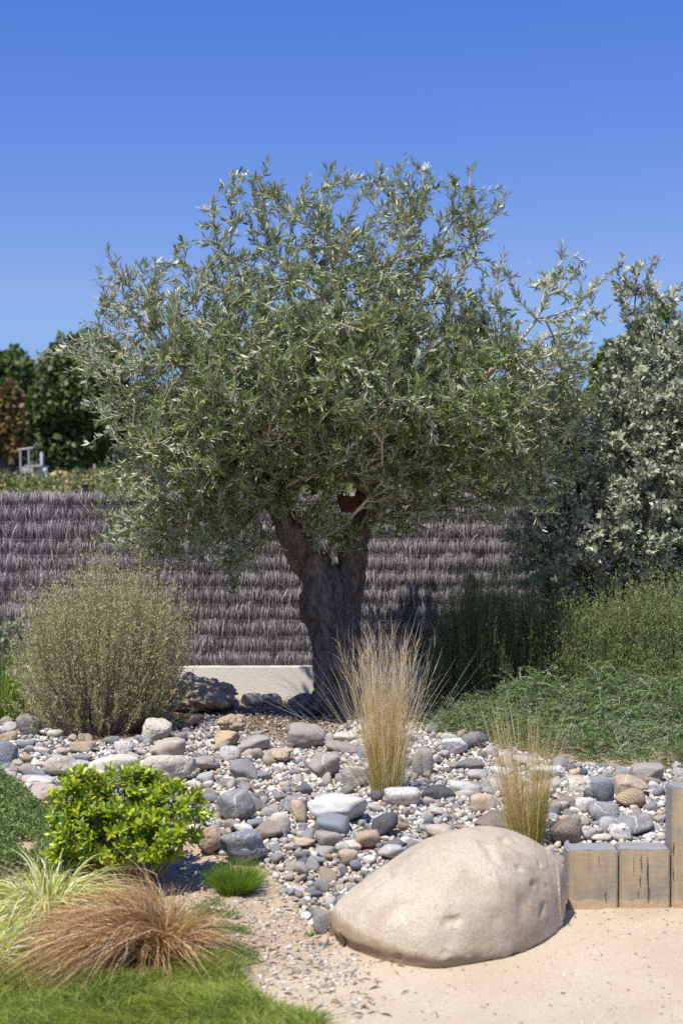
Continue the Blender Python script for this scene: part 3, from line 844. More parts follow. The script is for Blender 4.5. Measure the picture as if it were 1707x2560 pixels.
# ------------------------------------------------------------------ rocks
_ico = {}
def ico(sub):
    if sub not in _ico:
        b = bmesh.new(); bmesh.ops.create_icosphere(b, subdivisions=sub, radius=1)
        b.verts.ensure_lookup_table()
        _ico[sub] = (np.array([v.co[:] for v in b.verts]), np.array([[v.index for v in f.verts] for f in b.faces]))
        b.free()
    return _ico[sub]
def rock_shape(seed, sub=3, p=7, planes=14, na=.03, nf=2.2, top_bias=0.0):
    g = np.random.default_rng(seed)
    D_, F_ = ico(sub)
    A = unit(g.normal(0, 1, (planes, 3))); h = g.uniform(.62, 1.08, planes)
    base6 = np.array([(1, 0, 0), (-1, 0, 0), (0, 1, 0), (0, -1, 0), (0, 0, 1), (0, 0, -1)])
    A = np.concatenate([A, base6]); h = np.concatenate([h, np.ones(6)])
    s_ = np.maximum(D_ @ A.T / h, 0)
    r = (s_ ** p).sum(1) ** (-1 / p)
    V = D_ * r[:, None]
    if na:
        o = g.uniform(0, 50, 3)
        dn = np.array([mnoise.fractal(Vector(v * nf + o), .9, 2.1, 4) for v in V]) if sub >= 3 else np.array([mnoise.noise(Vector(v * nf + o)) for v in V])
        V = V * (1 + na * dn)[:, None]
    mn, mx = V.min(0), V.max(0)
    V = (V - (mn + mx) / 2) / ((mx - mn) / 2)
    return V, F_
SHAPES = dict(round=(9, 12, .09, 2.2), egg=(5, 8, .06, 1.7), ang=(22, 16, .05, 2.4), block=(14, 12, .05, 2.2), rough=(9, 14, .16, 3.0), crag=(12, 14, .34, 3.0), wedge=(16, 10, .05, 2.2), flat=(6, 10, .03, 2))
crops = dict(A=(0, 1760, 3.6465), B=(430, 1760, 3.6465), Cc=(860, 1760, 3.733), D=(1280, 1860, 3.672), E=(430, 2130, 3.6465), F=(0, 1200, 1.8233), S=(0, 0, 1.0))
# crop, x0, y0, x1, y1, colour, style, shape, label, short name, [back = 1 when partly hidden behind a nearer stone]
ROCKS = [
 ('A',155,100,385,305,'grey','plain','egg','smooth mid grey boulder with a dark notch, left of the grey green shrub','notched grey boulder'),
 ('A',0,105,130,205,'taupe','strata','flat','flat pale striped stone at the left edge behind the notched grey boulder','striped stone at the left edge'),
 ('A',15,180,165,300,'palegrey','plain','round','pale whitish stone tucked against the left of the notched grey boulder','whitish stone by the notched boulder'),
 ('A',0,265,165,372,'ochre','pitted','rough','craggy ochre stone at the left edge above the ribbed dark stone','craggy ochre stone'),
 ('A',-40,340,160,580,'blue','strata','block','large blue black ribbed stone cut by the left edge','ribbed blue black stone'),
 ('A',155,345,325,428,'blue','plain','flat','flat purplish grey stone right of the ribbed blue black stone','flat purplish stone'),
 ('A',305,405,470,490,'cream','speckle','egg','cream oval stone with fine specks below the left shrub','cream speckled oval'),
 ('A',640,360,880,472,'tan','strata','block','long tan brown stone with grain lines under the left shrub','long tan grained stone'),
 ('A',520,408,640,485,'tan','plain','ang','small tan faceted stone left of the long tan grained stone','small tan faceted stone'),
 ('A',410,490,705,692,'pink','pitted','block','large pinkish tan block with dark underside left of the pale flat boulder','pinkish tan block'),
 ('A',665,480,850,562,'blue','plain','flat','flat blue grey stone behind the pinkish tan block','blue stone behind the pinkish block'),
 ('A',280,610,445,678,'blue','plain','flat','small flat slate blue stone in front and left of the pinkish tan block','slate blue slab'),
 ('A',660,545,830,690,'palegrey','speckle','round','pale grey speckled stone between the pinkish block and the pale flat boulder','speckled stone by the pinkish block'),
 ('A',780,480,1290,700,'cream','plain','flat','broad pale beige boulder rising behind the yellow green bush','broad pale boulder'),
 ('A',1030,360,1225,500,'white','speckle','egg','white stone with tiny dark specks behind the broad pale boulder','white fine specked stone'),
 ('S',362,1892,491,1968,'cream','pitted','round','large cream granite boulder with knobbly face, right of the bush top','knobbly granite boulder'),
 ('S',374,1852,466,1908,'pink','plain','round','pinkish orange boulder just behind the knobbly granite boulder','pinkish orange boulder'),
 ('A',1295,155,1570,362,'cream','pitted','round','round whitish boulder with a rusty hollow, at the right foot of the left shrub','whitish boulder with rusty hollow'),
 ('A',1208,303,1302,366,'grey','plain','egg','small dark grey oval left of the whitish boulder with rusty hollow','dark oval by the whitish boulder'),
 ('A',945,312,1100,388,'grey','strata','flat','flat grey slate lying under the edge of the left shrub','flat grey slate'),
 ('A',1075,332,1160,382,'palegrey','plain','egg','small pale grey stone between the slate and the dark oval','small stone by the slate'),
 ('A',240,695,500,790,'white','plain','round','white domed stone behind the large rosy boulder left of the bush','white domed stone'),
 ('A',265,745,535,925,'pink','pitted','block','large rosy tan boulder touching the left side of the yellow green bush','large rosy boulder'),
 ('A',185,562,350,645,'taupe','plain','flat','flat taupe stone left of the pinkish tan block','flat taupe stone'),
 ('A',365,225,490,300,'white','speckle','round','white stone right of the notched grey boulder, dappled by the shrub','dappled white stone'),
 ('A',430,260,578,338,'cream','plain','flat','pale cream flat stone right below the dappled white stone','pale cream flat stone'),
 ('A',182,488,292,560,'rust','pitted','rough','rough rusty brown stone beside the ribbed blue black stone','rough rusty stone'),
 ('A',195,665,385,740,'pink','plain','flat','flat pink stone under the white domed stone','flat pink stone'),
 ('A',88,590,240,655,'taupe','plain','flat','low taupe stone at the edge of the left ground cover','low taupe stone'),
 ('A',330,545,450,608,'cream','plain','flat','cream flat stone touching the left end of the pinkish tan block','cream stone left of the pinkish block'),
 ('B',410,105,680,278,'rust','pitted','rough','rough rust orange rock with craggy face, rear of the gravel near the mulch','craggy rust orange rock'),
 ('B',395,262,622,408,'ochre','pitted','block','ochre rock with a dark hollow, in front of the craggy rust orange rock','ochre rock with hollow'),
 ('B',606,318,902,472,'taupe','plain','wedge','sloping taupe grey boulder right of the ochre rock','sloping taupe boulder'),
 ('B',433,400,632,535,'palegrey','speckle','egg','greenish pale oval stone below the ochre rock with hollow','greenish pale oval'),
 ('B',688,430,836,525,'taupe','plain','round','small rounded taupe stone leaning on the front of the sloping taupe boulder','small leaning taupe stone'),
 ('B',520,510,793,716,'grey','plain','round','round dark grey boulder with a pale hairline, centre left of the gravel','round dark grey boulder'),
 ('B',1045,190,1403,428,'taupe','plain','round','big smooth taupe boulder with undercut base near the tree','big undercut taupe boulder'),
 ('B',868,433,1103,558,'tan','pitted','rough','tan lumpy rock below the sloping taupe boulder','lumpy tan rock'),
 ('B',1235,475,1532,702,'taupe','vein','wedge','domed brown grey boulder with a short white vein','domed boulder with short vein'),
 ('B',145,505,392,642,'taupe','plain','block','taupe boulder with flat facets right of the knobbly granite boulder','faceted taupe boulder'),
 ('B',225,640,386,742,'palegrey','plain','egg','light grey egg shaped stone in front of the faceted taupe boulder','light grey egg'),
 ('B',135,715,276,802,'cream','plain','egg','cream stone lying behind the right lobe of the bush','cream stone behind the bush'),
 ('B',278,718,381,792,'white','plain','egg','bright white stone right of the cream stone behind the bush','bright white stone'),
 ('B',580,700,712,778,'taupe','strata','flat','flat striped brown stone in front of the round dark grey boulder','flat striped brown stone'),
 ('B',395,785,767,1088,'grey','vein','round','big dark grey boulder with cracks and a cream streak, right of the bush','big cracked dark boulder'),
 ('B',975,850,1237,1015,'grey','vein','wedge','pointed grey rock with white veins behind the tan pyramid stone','pointed veined rock'),
 ('B',1080,905,1227,1106,'tan','plain','wedge','upright tan pyramid shaped stone left of the big white slab','tan pyramid stone'),
 ('S',769,1994,918,2073,'white','plain','block','big white flat topped boulder in the middle of the gravel','big white slab'),
 ('S',786,2045,876,2098,'blue','plain','egg','long blue grey oval stone lying against the big white slab','long blue oval'),
 ('B',895,1010,1083,1232,'cream','plain','egg','cream and pink standing oval stone left of the tan pyramid stone','standing cream oval'),
 ('B',730,1110,1006,1283,'brown','plain','round','brown stone with a round socket between the two large grey boulders','brown stone with socket'),
 ('B',465,1080,652,1184,'brown','plain','block','brown block wedged under the big cracked dark boulder','brown block under the cracked boulder'),
 ('B',560,1125,742,1215,'white','plain','flat','long white stone behind the big speckled blue boulder','long white stone'),
 ('B',425,1185,882,1505,'blue','speckle','round','big blue grey boulder covered in pale specks at the gravel edge','big speckled blue boulder'),
 ('B',205,1140,472,1397,'rust','pitted','rough','round rusty pitted boulder left of the big speckled blue boulder','round rusty boulder'),
 ('B',1300,1200,1562,1350,'taupe','plain','block','beige grey squarish stone below the long blue oval','squarish beige stone'),
 ('B',400,1078,462,1156,'palegrey','plain','egg','small pale round stone left of the brown block','small pale ball'),
 ('B',800,635,906,712,'blue','plain','block','small slate blue block right of the round dark grey boulder','small slate blue block'),
 ('B',978,725,1082,788,'ochre','plain','egg','small ochre oval pebble stone in the centre of the gravel','small ochre oval'),
 ('B',90,108,246,238,'brown','pitted','rough','dark brown rock in shade under the large pitted rock','dark brown shaded rock'),
 ('B',280,832,416,908,'blue','plain','flat','blue grey stone just right of the bush tips','blue stone by the bush tips'),
 ('B',465,680,582,742,'white','plain','egg','white oval in front left of the round dark grey boulder','white oval'),
 ('B',690,1085,832,1150,'blue','plain','flat','flat blue grey stone in front of the big cracked dark boulder','flat blue stone'),
 ('B',1110,1258,1302,1335,'tan','plain','flat','flat tan stone left of the squarish beige stone','flat tan stone'),
 ('B',1150,1108,1232,1182,'blue','plain','egg','small blue grey oval right of the standing cream oval','small blue oval'),
 ('B',1205,1155,1306,1232,'taupe','plain','ang','small faceted taupe stone under the long blue oval','small faceted taupe stone'),
 ('B',1130,1185,1256,1266,'palegrey','vein','egg','pale grey marbled stone right of the brown stone with socket','pale marbled stone'),
 ('B',860,1280,980,1350,'palegrey','speckle','block','speckled pale stone right of the big speckled blue boulder','speckled pale stone'),
 ('B',1010,1300,1140,1362,'palegrey','plain','egg','pale blue flat oval right of the big speckled blue boulder','pale blue flat oval'),
 ('B',1250,1435,1410,1487,'blue','plain','flat','long flat slate oval near the front tip of the gravel','long slate oval'),
 ('B',1480,1290,1620,1400,'palegrey','vein','block','grey white veined stone right of the squarish beige stone','grey white veined stone'),
 ('S',830,1838,897,1862,'cream','plain','flat','flat cream stone left of the tall feather grass','flat cream stone by the feather grass'),
 ('S',812,1860,894,1888,'taupe','plain','flat','flat taupe stone just below the flat cream stone by the feather grass','flat taupe stone by the feather grass'),
 ('S',852,1920,925,1974,'taupe','strata','ang','angular grey brown rock at the left foot of the feather grass','angular grey brown rock'),
 ('Cc',628,425,832,685,'taupe','plain','egg','pale taupe dome shaded by the right side of the feather grass','grass shaded dome'),
 ('Cc',118,410,242,532,'blue','plain','round','blue grey stone half hidden behind the feather grass','blue stone behind the feather grass'),
 ('Cc',900,333,1152,498,'white','pitted','round','white rock full of small dark holes near the rosemary','holey white rock'),
 ('Cc',1085,268,1347,432,'grey','strata','block','dark grey banded rock touching the rosemary edge','dark banded rock'),
 ('Cc',903,285,1067,385,'palegrey','plain','egg','bluish pale stone behind the holey white rock','bluish stone behind the holey rock'),
 ('Cc',888,445,992,528,'palegrey','speckle','round','small bluish round stone below the holey white rock','small bluish round stone'),
 ('Cc',1025,540,1312,645,'grey','strata','flat','long slanting dark slab with a pale ridge in front of the holey rock','slanting dark slab'),
 ('Cc',935,558,1102,628,'taupe','strata','flat','flat layered grey brown stone left of the slanting dark slab','layered flat stone'),
 ('Cc',1143,628,1342,738,'palegrey','plain','egg','greenish grey oval stone with a white patch','greenish grey oval'),
 ('Cc',975,730,1252,842,'white','vein','flat','long white marbled stone between the two feather grasses','long white marbled stone'),
 ('Cc',1030,815,1217,895,'palegrey','plain','flat','flat grey stone under the long white marbled stone','flat grey stone'),
 ('Cc',715,768,1042,922,'dark','strata','egg','dark oval boulder with fine swirling pale stripes','dark swirling striped boulder'),
 ('Cc',370,795,718,978,'white','speckle','egg','cream white oval boulder with brown spots, front of the feather grass','spotted cream white boulder'),
 ('Cc',245,830,372,925,'dark','plain','flat','tilted dark slate at the foot of the feather grass','tilted dark slate'),
 ('Cc',1168,863,1417,1032,'tan','plain','egg','smooth sandy egg shaped boulder left of the small feather grass','smooth sandy egg'),
 ('Cc',220,955,367,1038,'palegrey','plain','egg','grey oval between the big white slab and the spotted boulder','grey oval by the white slab'),
 ('Cc',250,1038,502,1272,'dark','plain','ang','almost black angular rock in the middle of the gravel','black angular rock'),
 ('Cc',98,1210,332,1388,'rust','plain','ang','brown angular rock in front of the black angular rock','brown angular rock'),
 ('Cc',-60,1310,168,1425,'cream','pitted','block','cream rough stone left of the brown angular rock','cream rough stone'),
 ('Cc',-60,1388,132,1548,'tan','plain','round','peach tan boulder in front of the cream rough stone','peach tan boulder'),
 ('Cc',308,1348,565,1490,'palegrey','vein','block','pale grey stone with a dark groove beside the giant boulder','grooved pale stone'),
 ('Cc',513,1263,652,1353,'white','plain','egg','smooth ivory oval next to the giant boulder flank','smooth ivory oval'),
 ('Cc',755,1155,1012,1290,'pink','plain','egg','pinkish brown boulder half behind the giant boulder crest','pinkish boulder behind the giant'),
 ('Cc',1350,600,1585,690,'white','plain','flat','bright white slab behind the small feather grass','white slab behind the small grass'),
 ('Cc',1343,675,1432,735,'palegrey','speckle','egg','pale blue grey stone left of the small feather grass plumes','pale stone by the small grass'),
 ('Cc',1353,710,1482,855,'cream','pitted','block','cream and orange stained stone seen through the small feather grass','orange stained cream stone'),
 ('Cc',735,1058,832,1164,'blue','plain','egg','blue grey oval above the pinkish boulder behind the giant','blue oval above the giant'),
 ('Cc',675,1095,752,1162,'white','plain','egg','white round stone left of the blue oval above the giant','white ball above the giant'),
 ('Cc',835,1088,922,1152,'palegrey','speckle','egg','pale oval right of the blue oval above the giant','pale oval above the giant'),
 ('Cc',903,1045,992,1113,'blue','plain','egg','dark blue grey oval above the giant boulder crest','dark blue oval above the giant'),
 ('Cc',738,888,842,975,'taupe','plain','flat','long taupe pebble stone right of the spotted cream white boulder','long taupe stone'),
 ('Cc',700,1150,802,1243,'taupe','plain','round','grey brown stone left of the pinkish boulder behind the giant','grey brown stone near the giant'),
 ('Cc',170,1448,302,1530,'white','plain','egg','white oval in front of the grooved pale stone','white oval by the grooved stone'),
 ('Cc',50,1478,172,1577,'blue','plain','egg','dark blue oval left of the white oval by the grooved stone','dark blue oval by the giant'),
 ('Cc',640,1290,745,1345,'palegrey','plain','egg','pale grey oval resting against the giant boulder','pale grey oval by the giant'),
 ('Cc',800,985,930,1060,'palegrey','vein','flat','flat pale marbled stone in the gravel right of centre','flat marbled stone'),
 ('S',1185,2050,1288,2085,'brown','strata','flat','flat mauve brown stone behind the crest of the giant boulder','mauve brown flat stone'),
 ('D',140,213,452,362,'white','plain','block','long white boulder behind the small feather grass, below the rosemary','long white boulder'),
 ('D',143,368,397,540,'cream','plain','round','beige dome shaped boulder behind the small feather grass','beige dome behind the small grass'),
 ('D',500,305,657,402,'tan','plain','round','sandy beige stone behind the white and tan wedge','sandy beige stone'),
 ('D',505,330,762,488,'cream','pitted','wedge','white and tan wedge left of the upright blue egg','white and tan wedge'),
 ('D',710,308,937,572,'blue','plain','egg','upright egg shaped slate blue boulder','upright blue egg'),
 ('D',935,300,1247,503,'rust','vein','block','brown and rust boulder right of the upright blue egg','brown rust boulder'),
 ('D',1085,195,1382,378,'taupe','plain','block','smooth taupe boulder at the rosemary edge left of the tall timber','smooth taupe boulder'),
 ('D',935,425,1227,612,'ochre','strata','flat','layered ochre rock lying against the brown rust boulder','layered ochre rock'),
 ('D',430,345,552,438,'white','speckle','round','white crystalline stone left of the white and tan wedge','white crystalline stone'),
 ('D',323,350,442,433,'palegrey','plain','egg','grey oval left of the white crystalline stone','grey oval by the crystalline stone'),
 ('D',405,495,582,598,'brown','plain','egg','brown taupe oval below the white and tan wedge','brown taupe oval'),
 ('D',375,540,517,628,'palegrey','plain','egg','pale blue oval lying over the brown taupe oval','pale blue oval'),
 ('D',573,500,772,663,'white','speckle','round','white granite stone with black flecks below the upright blue egg','black flecked granite stone'),
 ('D',690,558,987,742,'grey','vein','round','wide grey boulder in front of the upright blue egg','wide grey boulder'),
 ('D',950,668,1292,862,'grey','vein','block','cracked grey block behind the two low timbers','cracked grey block'),
 ('D',790,690,962,845,'palegrey','plain','egg','pale blue egg shaped stone in front of the wide grey boulder','pale blue egg'),
 ('D',868,760,1098,910,'white','speckle','rough','white stone with black peppering just above the low timbers','peppered white stone'),
 ('D',335,712,642,960,'brown','strata','egg','dark brown boulder with flowing ridges behind the small feather grass base','ridged brown boulder'),
 ('D',620,785,842,915,'palegrey','speckle','block','mottled pale stone right of the ridged brown boulder','mottled pale stone'),
 ('D',525,600,637,673,'white','plain','egg','white stone left of the wide grey boulder','white stone by the wide boulder'),
 ('D',320,655,427,738,'palegrey','plain','egg','pale round stone right of the small feather grass','pale round stone'),
 ('D',1285,413,1397,492,'blue','plain','egg','slate blue oval left of the tall timber post','slate blue oval'),
 ('D',1245,358,1347,432,'white','speckle','block','white speckled stone left of the tall timber top','white stone by the tall timber'),
 ('D',520,668,622,758,'taupe','pitted','ang','olive brown angular stone above the ridged brown boulder','olive brown angular stone'),
 ('D',718,868,912,925,'cream','plain','egg','peach cream stone peeking over the first low timber','peach cream stone'),
 ('D',320,560,452,682,'taupe','strata','flat','flat dark shard right of the small feather grass','flat dark shard'),
 ('D',425,675,522,728,'ochre','plain','flat','small orange tan stone above the ridged brown boulder','small orange tan stone'),
 ('D',718,733,822,773,'blue','plain','flat','small flat blue stone left of the pale blue egg','small flat blue stone'),
 ('D',628,720,717,772,'grey','plain','egg','small dark grey stone above the mottled pale stone','small dark grey stone'),
 ('D',0,128,242,220,'palegrey','plain','flat','flat pinkish grey flagstone at the rosemary edge','pinkish grey flagstone'),
 ('D',515,248,632,308,'tan','plain','egg','small orange and blue oval at the rosemary edge','small orange oval'),
 ('D',628,243,692,312,'dark','plain','egg','small dark round stone right of the small orange oval','small dark round stone'),
 ('D',1185,835,1330,905,'white','pitted','rough','small white lumpy stone above the second low timber','small lumpy white stone'),
 ('D',1325,835,1400,905,'cream','plain','egg','cream pebble stone tucked behind the tall timber foot','cream stone by the timber'),
 ('E',1280,518,1447,752,'grey','plain','wedge','upright grey triangular stone leaning at the left tip of the giant boulder','grey triangular stone'),
 ('E',1393,413,1502,532,'palegrey','plain','egg','greenish grey round stone above the grey triangular stone','greenish round stone'),
 ('E',1328,770,1432,872,'tan','pitted','block','small tan lump on bare soil left of the giant boulder','small tan lump'),
 ('E',968,335,1087,392,'grey','plain','flat','small grey stone half sunk in the bare soil','half sunk grey stone'),
 ('F',700,878,1087,1078,'tan','pitted','crag','large dark brown pitted rock beside the left shrub, before the wall','large pitted rock'),
 ('F',1098,938,1212,1005,'grey','plain','round','grey dome shaped stone at the foot of the cream wall','grey dome by the wall'),
 ('F',1185,958,1288,1015,'taupe','plain','round','round brown stone in front of the cream wall','round brown stone by the wall'),
 ('F',1328,926,1424,985,'dark','plain','wedge','dark pyramid shaped stone by the wall, left of the trunk','dark pyramid by the wall'),
 ('F',1312,970,1412,1008,'palegrey','plain','flat','flat pale stone under the dark pyramid by the wall','flat pale stone by the wall'),
 ('F',1418,948,1470,1012,'taupe','pitted','block','greenish brown stone touching the left of the olive trunk','stone touching the trunk'),
 ('F',1050,998,1093,1055,'blue','plain','egg','small dark blue stone at the right end of the large pitted rock','small stone by the pitted rock'),
]
placed = []      # x, y, radius of everything standing in the gravel
landmarks = []
for i, row in enumerate(ROCKS):
    cr, x0, y0, x1, y1, ck, st, shp, label, short = row[:10]
    ox, oy, k = crops[cr]
    x0, x1, y0, y1 = ox + x0 / k, ox + x1 / k, oy + y0 / k, oy + y1 / k
    cxp = (x0 + x1) / 2
    gxp, gyp, gz = GP(cxp, y1)
    if cr == 'F': gyp = min(gyp, 10.8)
    th = (y1 - HOR) / FS
    wdt = (x1 - x0) / FS * gyp
    dep = wdt * (.8 if shp != 'flat' else .7) * random.uniform(.85, 1.05)
    dep = min(dep, wdt * .9)
    cy_ = gyp + dep * .46
    wdt = (x1 - x0) / FS * cy_
    hpx = (y1 - y0) / FS * cy_
    hz = max(.32 * wdt, (hpx - th * dep * .55))
    cx_ = (cxp - CX) / FS * cy_
    gz = float(ground(cx_, cy_))
    p, pl, na, nf = SHAPES[shp]
    big = wdt > .13
    V, F_ = rock_shape(100 + i, 5 if shp in ('rough', 'crag') and big else (4 if big else 3), p, pl, na, nf)
    if False and shp == 'x':
        V[:, 0] *= 1 - .45 * (V[:, 2] + 1) / 2 ; V[:, 0] += .12 * (V[:, 2] + 1) / 2
        V[:, 0] /= np.abs(V[:, 0]).max()
    Vw = V * np.array([wdt / 2, dep / 2, hz / 2 * 1.12])
    Vw[:, 2] += hz / 2 * .90 + (.012 if gyp < 9 else 0)
    if cr == 'E' : Vw[:, 2] -= .01
    nm = 'boulder' if wdt > .16 else 'river_stone'
    o = mesh(nm, Vw + np.array([cx_, cy_, gz]), F_, rock_mat(ck, st), origin=(cx_, cy_, gz))
    tag(o, label, 'boulder' if wdt > .16 else 'stone', 'boulders lying in the gravel bed' if wdt > .16 else 'river stones in the gravel bed')
    placed.append((cx_, cy_, wdt * .48, dep * .48))
    landmarks.append((cxp, (y0 + y1) / 2, short))

# the giant boulder
t = NT('giant_boulder_stone')
ob = t.coord()
c1 = t.mix(t.ramp(t.noise(4, 5, .6), [(.3, 0), (.7, 1)]), (.46, .39, .285), (.60, .535, .42))
c1 = t.mix(t.ramp(t.noise(2.6, 3, .6), [(.46, 0), (.64, .75)]), c1, (.38, .285, .19))
c1 = t.mix(t.ramp(t.noise(11, 6, .7), [(.52, 0), (.68, .5)]), c1, (.36, .29, .21))
c1 = t.mix(t.ramp(t.noise(130, 4, .8), [(.42, .6), (.52, 0)]), c1, (.30, .235, .17))
c1 = t.mix(t.ramp(t.noise(90, 3, .8), [(.58, 0), (.68, .5)]), c1, (.68, .64, .58))
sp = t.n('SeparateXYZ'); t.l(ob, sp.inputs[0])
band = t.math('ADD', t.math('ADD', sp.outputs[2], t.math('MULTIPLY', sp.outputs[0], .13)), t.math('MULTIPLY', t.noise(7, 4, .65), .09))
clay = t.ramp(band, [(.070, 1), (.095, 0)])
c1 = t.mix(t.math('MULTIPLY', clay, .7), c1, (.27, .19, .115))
hb = t.math('ADD', t.math('MULTIPLY', t.noise(120, 4, .75), .25), t.noise(14, 6, .6))
hb = t.math('ADD', hb, t.math('MULTIPLY', t.math('MULTIPLY', t.noise(150, 3, .8), clay), 1.6))
vo = t.n('TexVoronoi'); vo.inputs['Scale'].default_value = 42; t.l(t.coord(), vo.inputs[0])
hb = t.math('SUBTRACT', hb, t.math('MULTIPLY', t.ramp(vo.outputs[0], [(.06, 1), (.16, 0)]), .25))
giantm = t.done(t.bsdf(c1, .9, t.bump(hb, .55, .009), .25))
BD = 5.12
D_, F_ = ico(7)
u = D_[:, 0]; cr_ = np.sqrt(np.maximum(1 - u ** 2, 1e-6)); v_ = D_[:, 1] / cr_; w_ = D_[:, 2] / cr_
pxu = 1120 + 302 * np.sign(u) * np.abs(u) ** .92
tx = [818, 828, 850, 880, 920, 970, 1030, 1100, 1170, 1240, 1300, 1350, 1385, 1408, 1419]
tx2 = [819, 822, 830, 847, 902, 957, 1011, 1066, 1121, 1176, 1231, 1286, 1341, 1384, 1406, 1415, 1419]
ztop = np.interp(pxu, tx2, [.02, .050, .080, .108, .166, .218, .268, .322, .368, .390, .385, .356, .308, .250, .205, .165, .12])
zmid = np.interp(pxu, [819, 900, 1100, 1300, 1380, 1419], [.02, .045, .055, .06, .09, .12])
zbot = np.interp(pxu, [819, 824, 840, 900, 1100, 1300, 1380, 1410, 1419], [.02, -.02, -.05, -.09, -.10, -.10, -.08, .0, .12])
yc = np.interp(pxu, [819, 1100, 1250, 1419], [5.13, 5.15, 5.21, 5.33])
fd = np.interp(pxu, [819, 830, 847, 902, 957, 1011, 1066, 1110, 1154, 1231, 1286, 1330, 1373, 1395, 1410, 1419], [5.12, 5.03, 4.975, 4.90, 4.813, 4.768, 4.749, 4.777, 4.821, 4.867, 4.925, 5.01, 5.12, 5.20, 5.28, 5.33])
_px = np.linspace(760, 1480, 721)
def smooth(tab_x, tab_y, width):
    y_ = np.interp(_px, tab_x, tab_y); k_ = np.hanning(width); k_ /= k_.sum()
    return np.convolve(np.pad(y_, width // 2, mode='edge'), k_, 'valid')[:721]
fd = np.interp(pxu, _px, np.where((_px > 850) & (_px < 1390), smooth([819, 830, 847, 902, 957, 1011, 1066, 1110, 1154, 1231, 1286, 1330, 1373, 1395, 1410, 1419], [5.12, 5.03, 4.975, 4.90, 4.82, 4.775, 4.765, 4.777, 4.805, 4.86, 4.925, 5.01, 5.12, 5.20, 5.28, 5.33], 121), np.interp(_px, [819, 830, 847, 850, 1390, 1395, 1410, 1419], [5.12, 5.03, 4.975, 4.965, 5.18, 5.20, 5.28, 5.33])))
ztop = np.where((pxu > 860) & (pxu < 1370), np.interp(pxu, _px, smooth(tx2, [.02, .050, .080, .108, .166, .222, .274, .326, .360, .373, .368, .345, .303, .248, .205, .165, .12], 71)), ztop)
xw = (pxu - CX) / FS * yc
ryf = (yc - fd) * 1.07; ryb = .31 * cr_
sgn = lambda a_, p_: np.sign(a_) * np.abs(a_) ** p_
zz = np.where(w_ > 0, zmid + sgn(w_, .95) * (ztop - zmid), zmid + sgn(w_, .8) * (zmid - zbot))
yy = yc + np.where(v_ < 0, -np.abs(v_) ** .95 * ryf, np.abs(v_) * ryb)
V = np.stack([xw, yy, zz], -1)
cen = np.array([.375, BD + .05, .1]); nd = unit((V - cen) / np.array([.43, .33, .22]))
dn = np.array([mnoise.fractal(Vector(p_ * 5), .9, 2.2, 4) * .008 + mnoise.noise(Vector(p_ * 2.5)) * .018 - max(0, mnoise.noise(Vector(p_ * 16 + Vector((3, 3, 3))) if False else Vector((p_[0] * 16, p_[1] * 16, p_[2] * 16))) - .35) * .03 for p_ in V])
def dent(c, r_, a_):
    return -a_ * np.exp(-((V - np.array(c)) ** 2).sum(1) / r_ ** 2)
dn += dent(PX(1325, 2262, BD - .22), .045, .02) + dent(PX(1385, 2215, BD - .1), .04, .018) + dent(PX(1345, 2240, BD - .2), .03, .012)
dn += -.020 * sstep(-V[:, 2], -.055, -.012) * sstep(-V[:, 0], -.62, .1) * (V[:, 1] < BD)
V = V + nd * dn[:, None]
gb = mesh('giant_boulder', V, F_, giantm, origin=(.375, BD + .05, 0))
tag(gb, 'giant smooth beige boulder resting on the sand in the foreground', 'boulder')
placed.append((.375, BD + .05, .42, .30))

# ------------------------------------------------------------------ timber sleepers
t = NT('weathered_oak')
tc = t.coord()
gr = t.noise(34, 6, .7, sc=(1, 1, .10), dist=.5)
saw = t.noise(120, 3, .7, sc=(.12, 1, 1))
c1 = t.mix(gr, (.27, .20, .12), (.50, .39, .245))
c1 = t.mix(t.ramp(t.noise(5.5, 4, .65, sc=(1, 1, .6)), [(.42, 0), (.62, .85)]), c1, (.22, .20, .175))
c1 = t.mix(t.math('MULTIPLY', t.ramp(saw, [(.45, 0), (.7, 1)]), .25), c1, (.50, .42, .30))
ge = t.n('NewGeometry'); sg = t.n('SeparateXYZ'); t.l(ge.outputs['Normal'], sg.inputs[0])
t_top = t.math('GREATER_THAN', sg.outputs[2], .7); t_side = t.math('LESS_THAN', sg.outputs[0], -.7)
greyc = t.mix(t.noise(22, 5, .75, sc=(.15, 1, 1)), (.17, .17, .175), (.36, .36, .365))
c1 = t.mix(t.math('MAXIMUM', t_top, t.math('MULTIPLY', t_side, .75)), c1, greyc)
sp = t.n('SeparateXYZ'); t.l(tc, sp.inputs[0])
mud = t.ramp(t.math('ADD', sp.outputs[2], t.math('MULTIPLY', t.noise(26, 5, .75), .09)), [(.060, .9), (.082, 0)])
c1 = t.mix(mud, c1, (.50, .37, .24))
hh = t.math('ADD', t.math('ADD', gr, t.math('MULTIPLY', saw, .3)), t.math('MULTIPLY', t.math('MULTIPLY', t.noise(130, 3, .8), mud), 1.6))
oakm = t.done(t.bsdf(c1, .88, t.bump(hh, .55, .008), .2))
t = NT('crack'); crackm = t.done(t.bsdf((.03, .022, .016), .95))
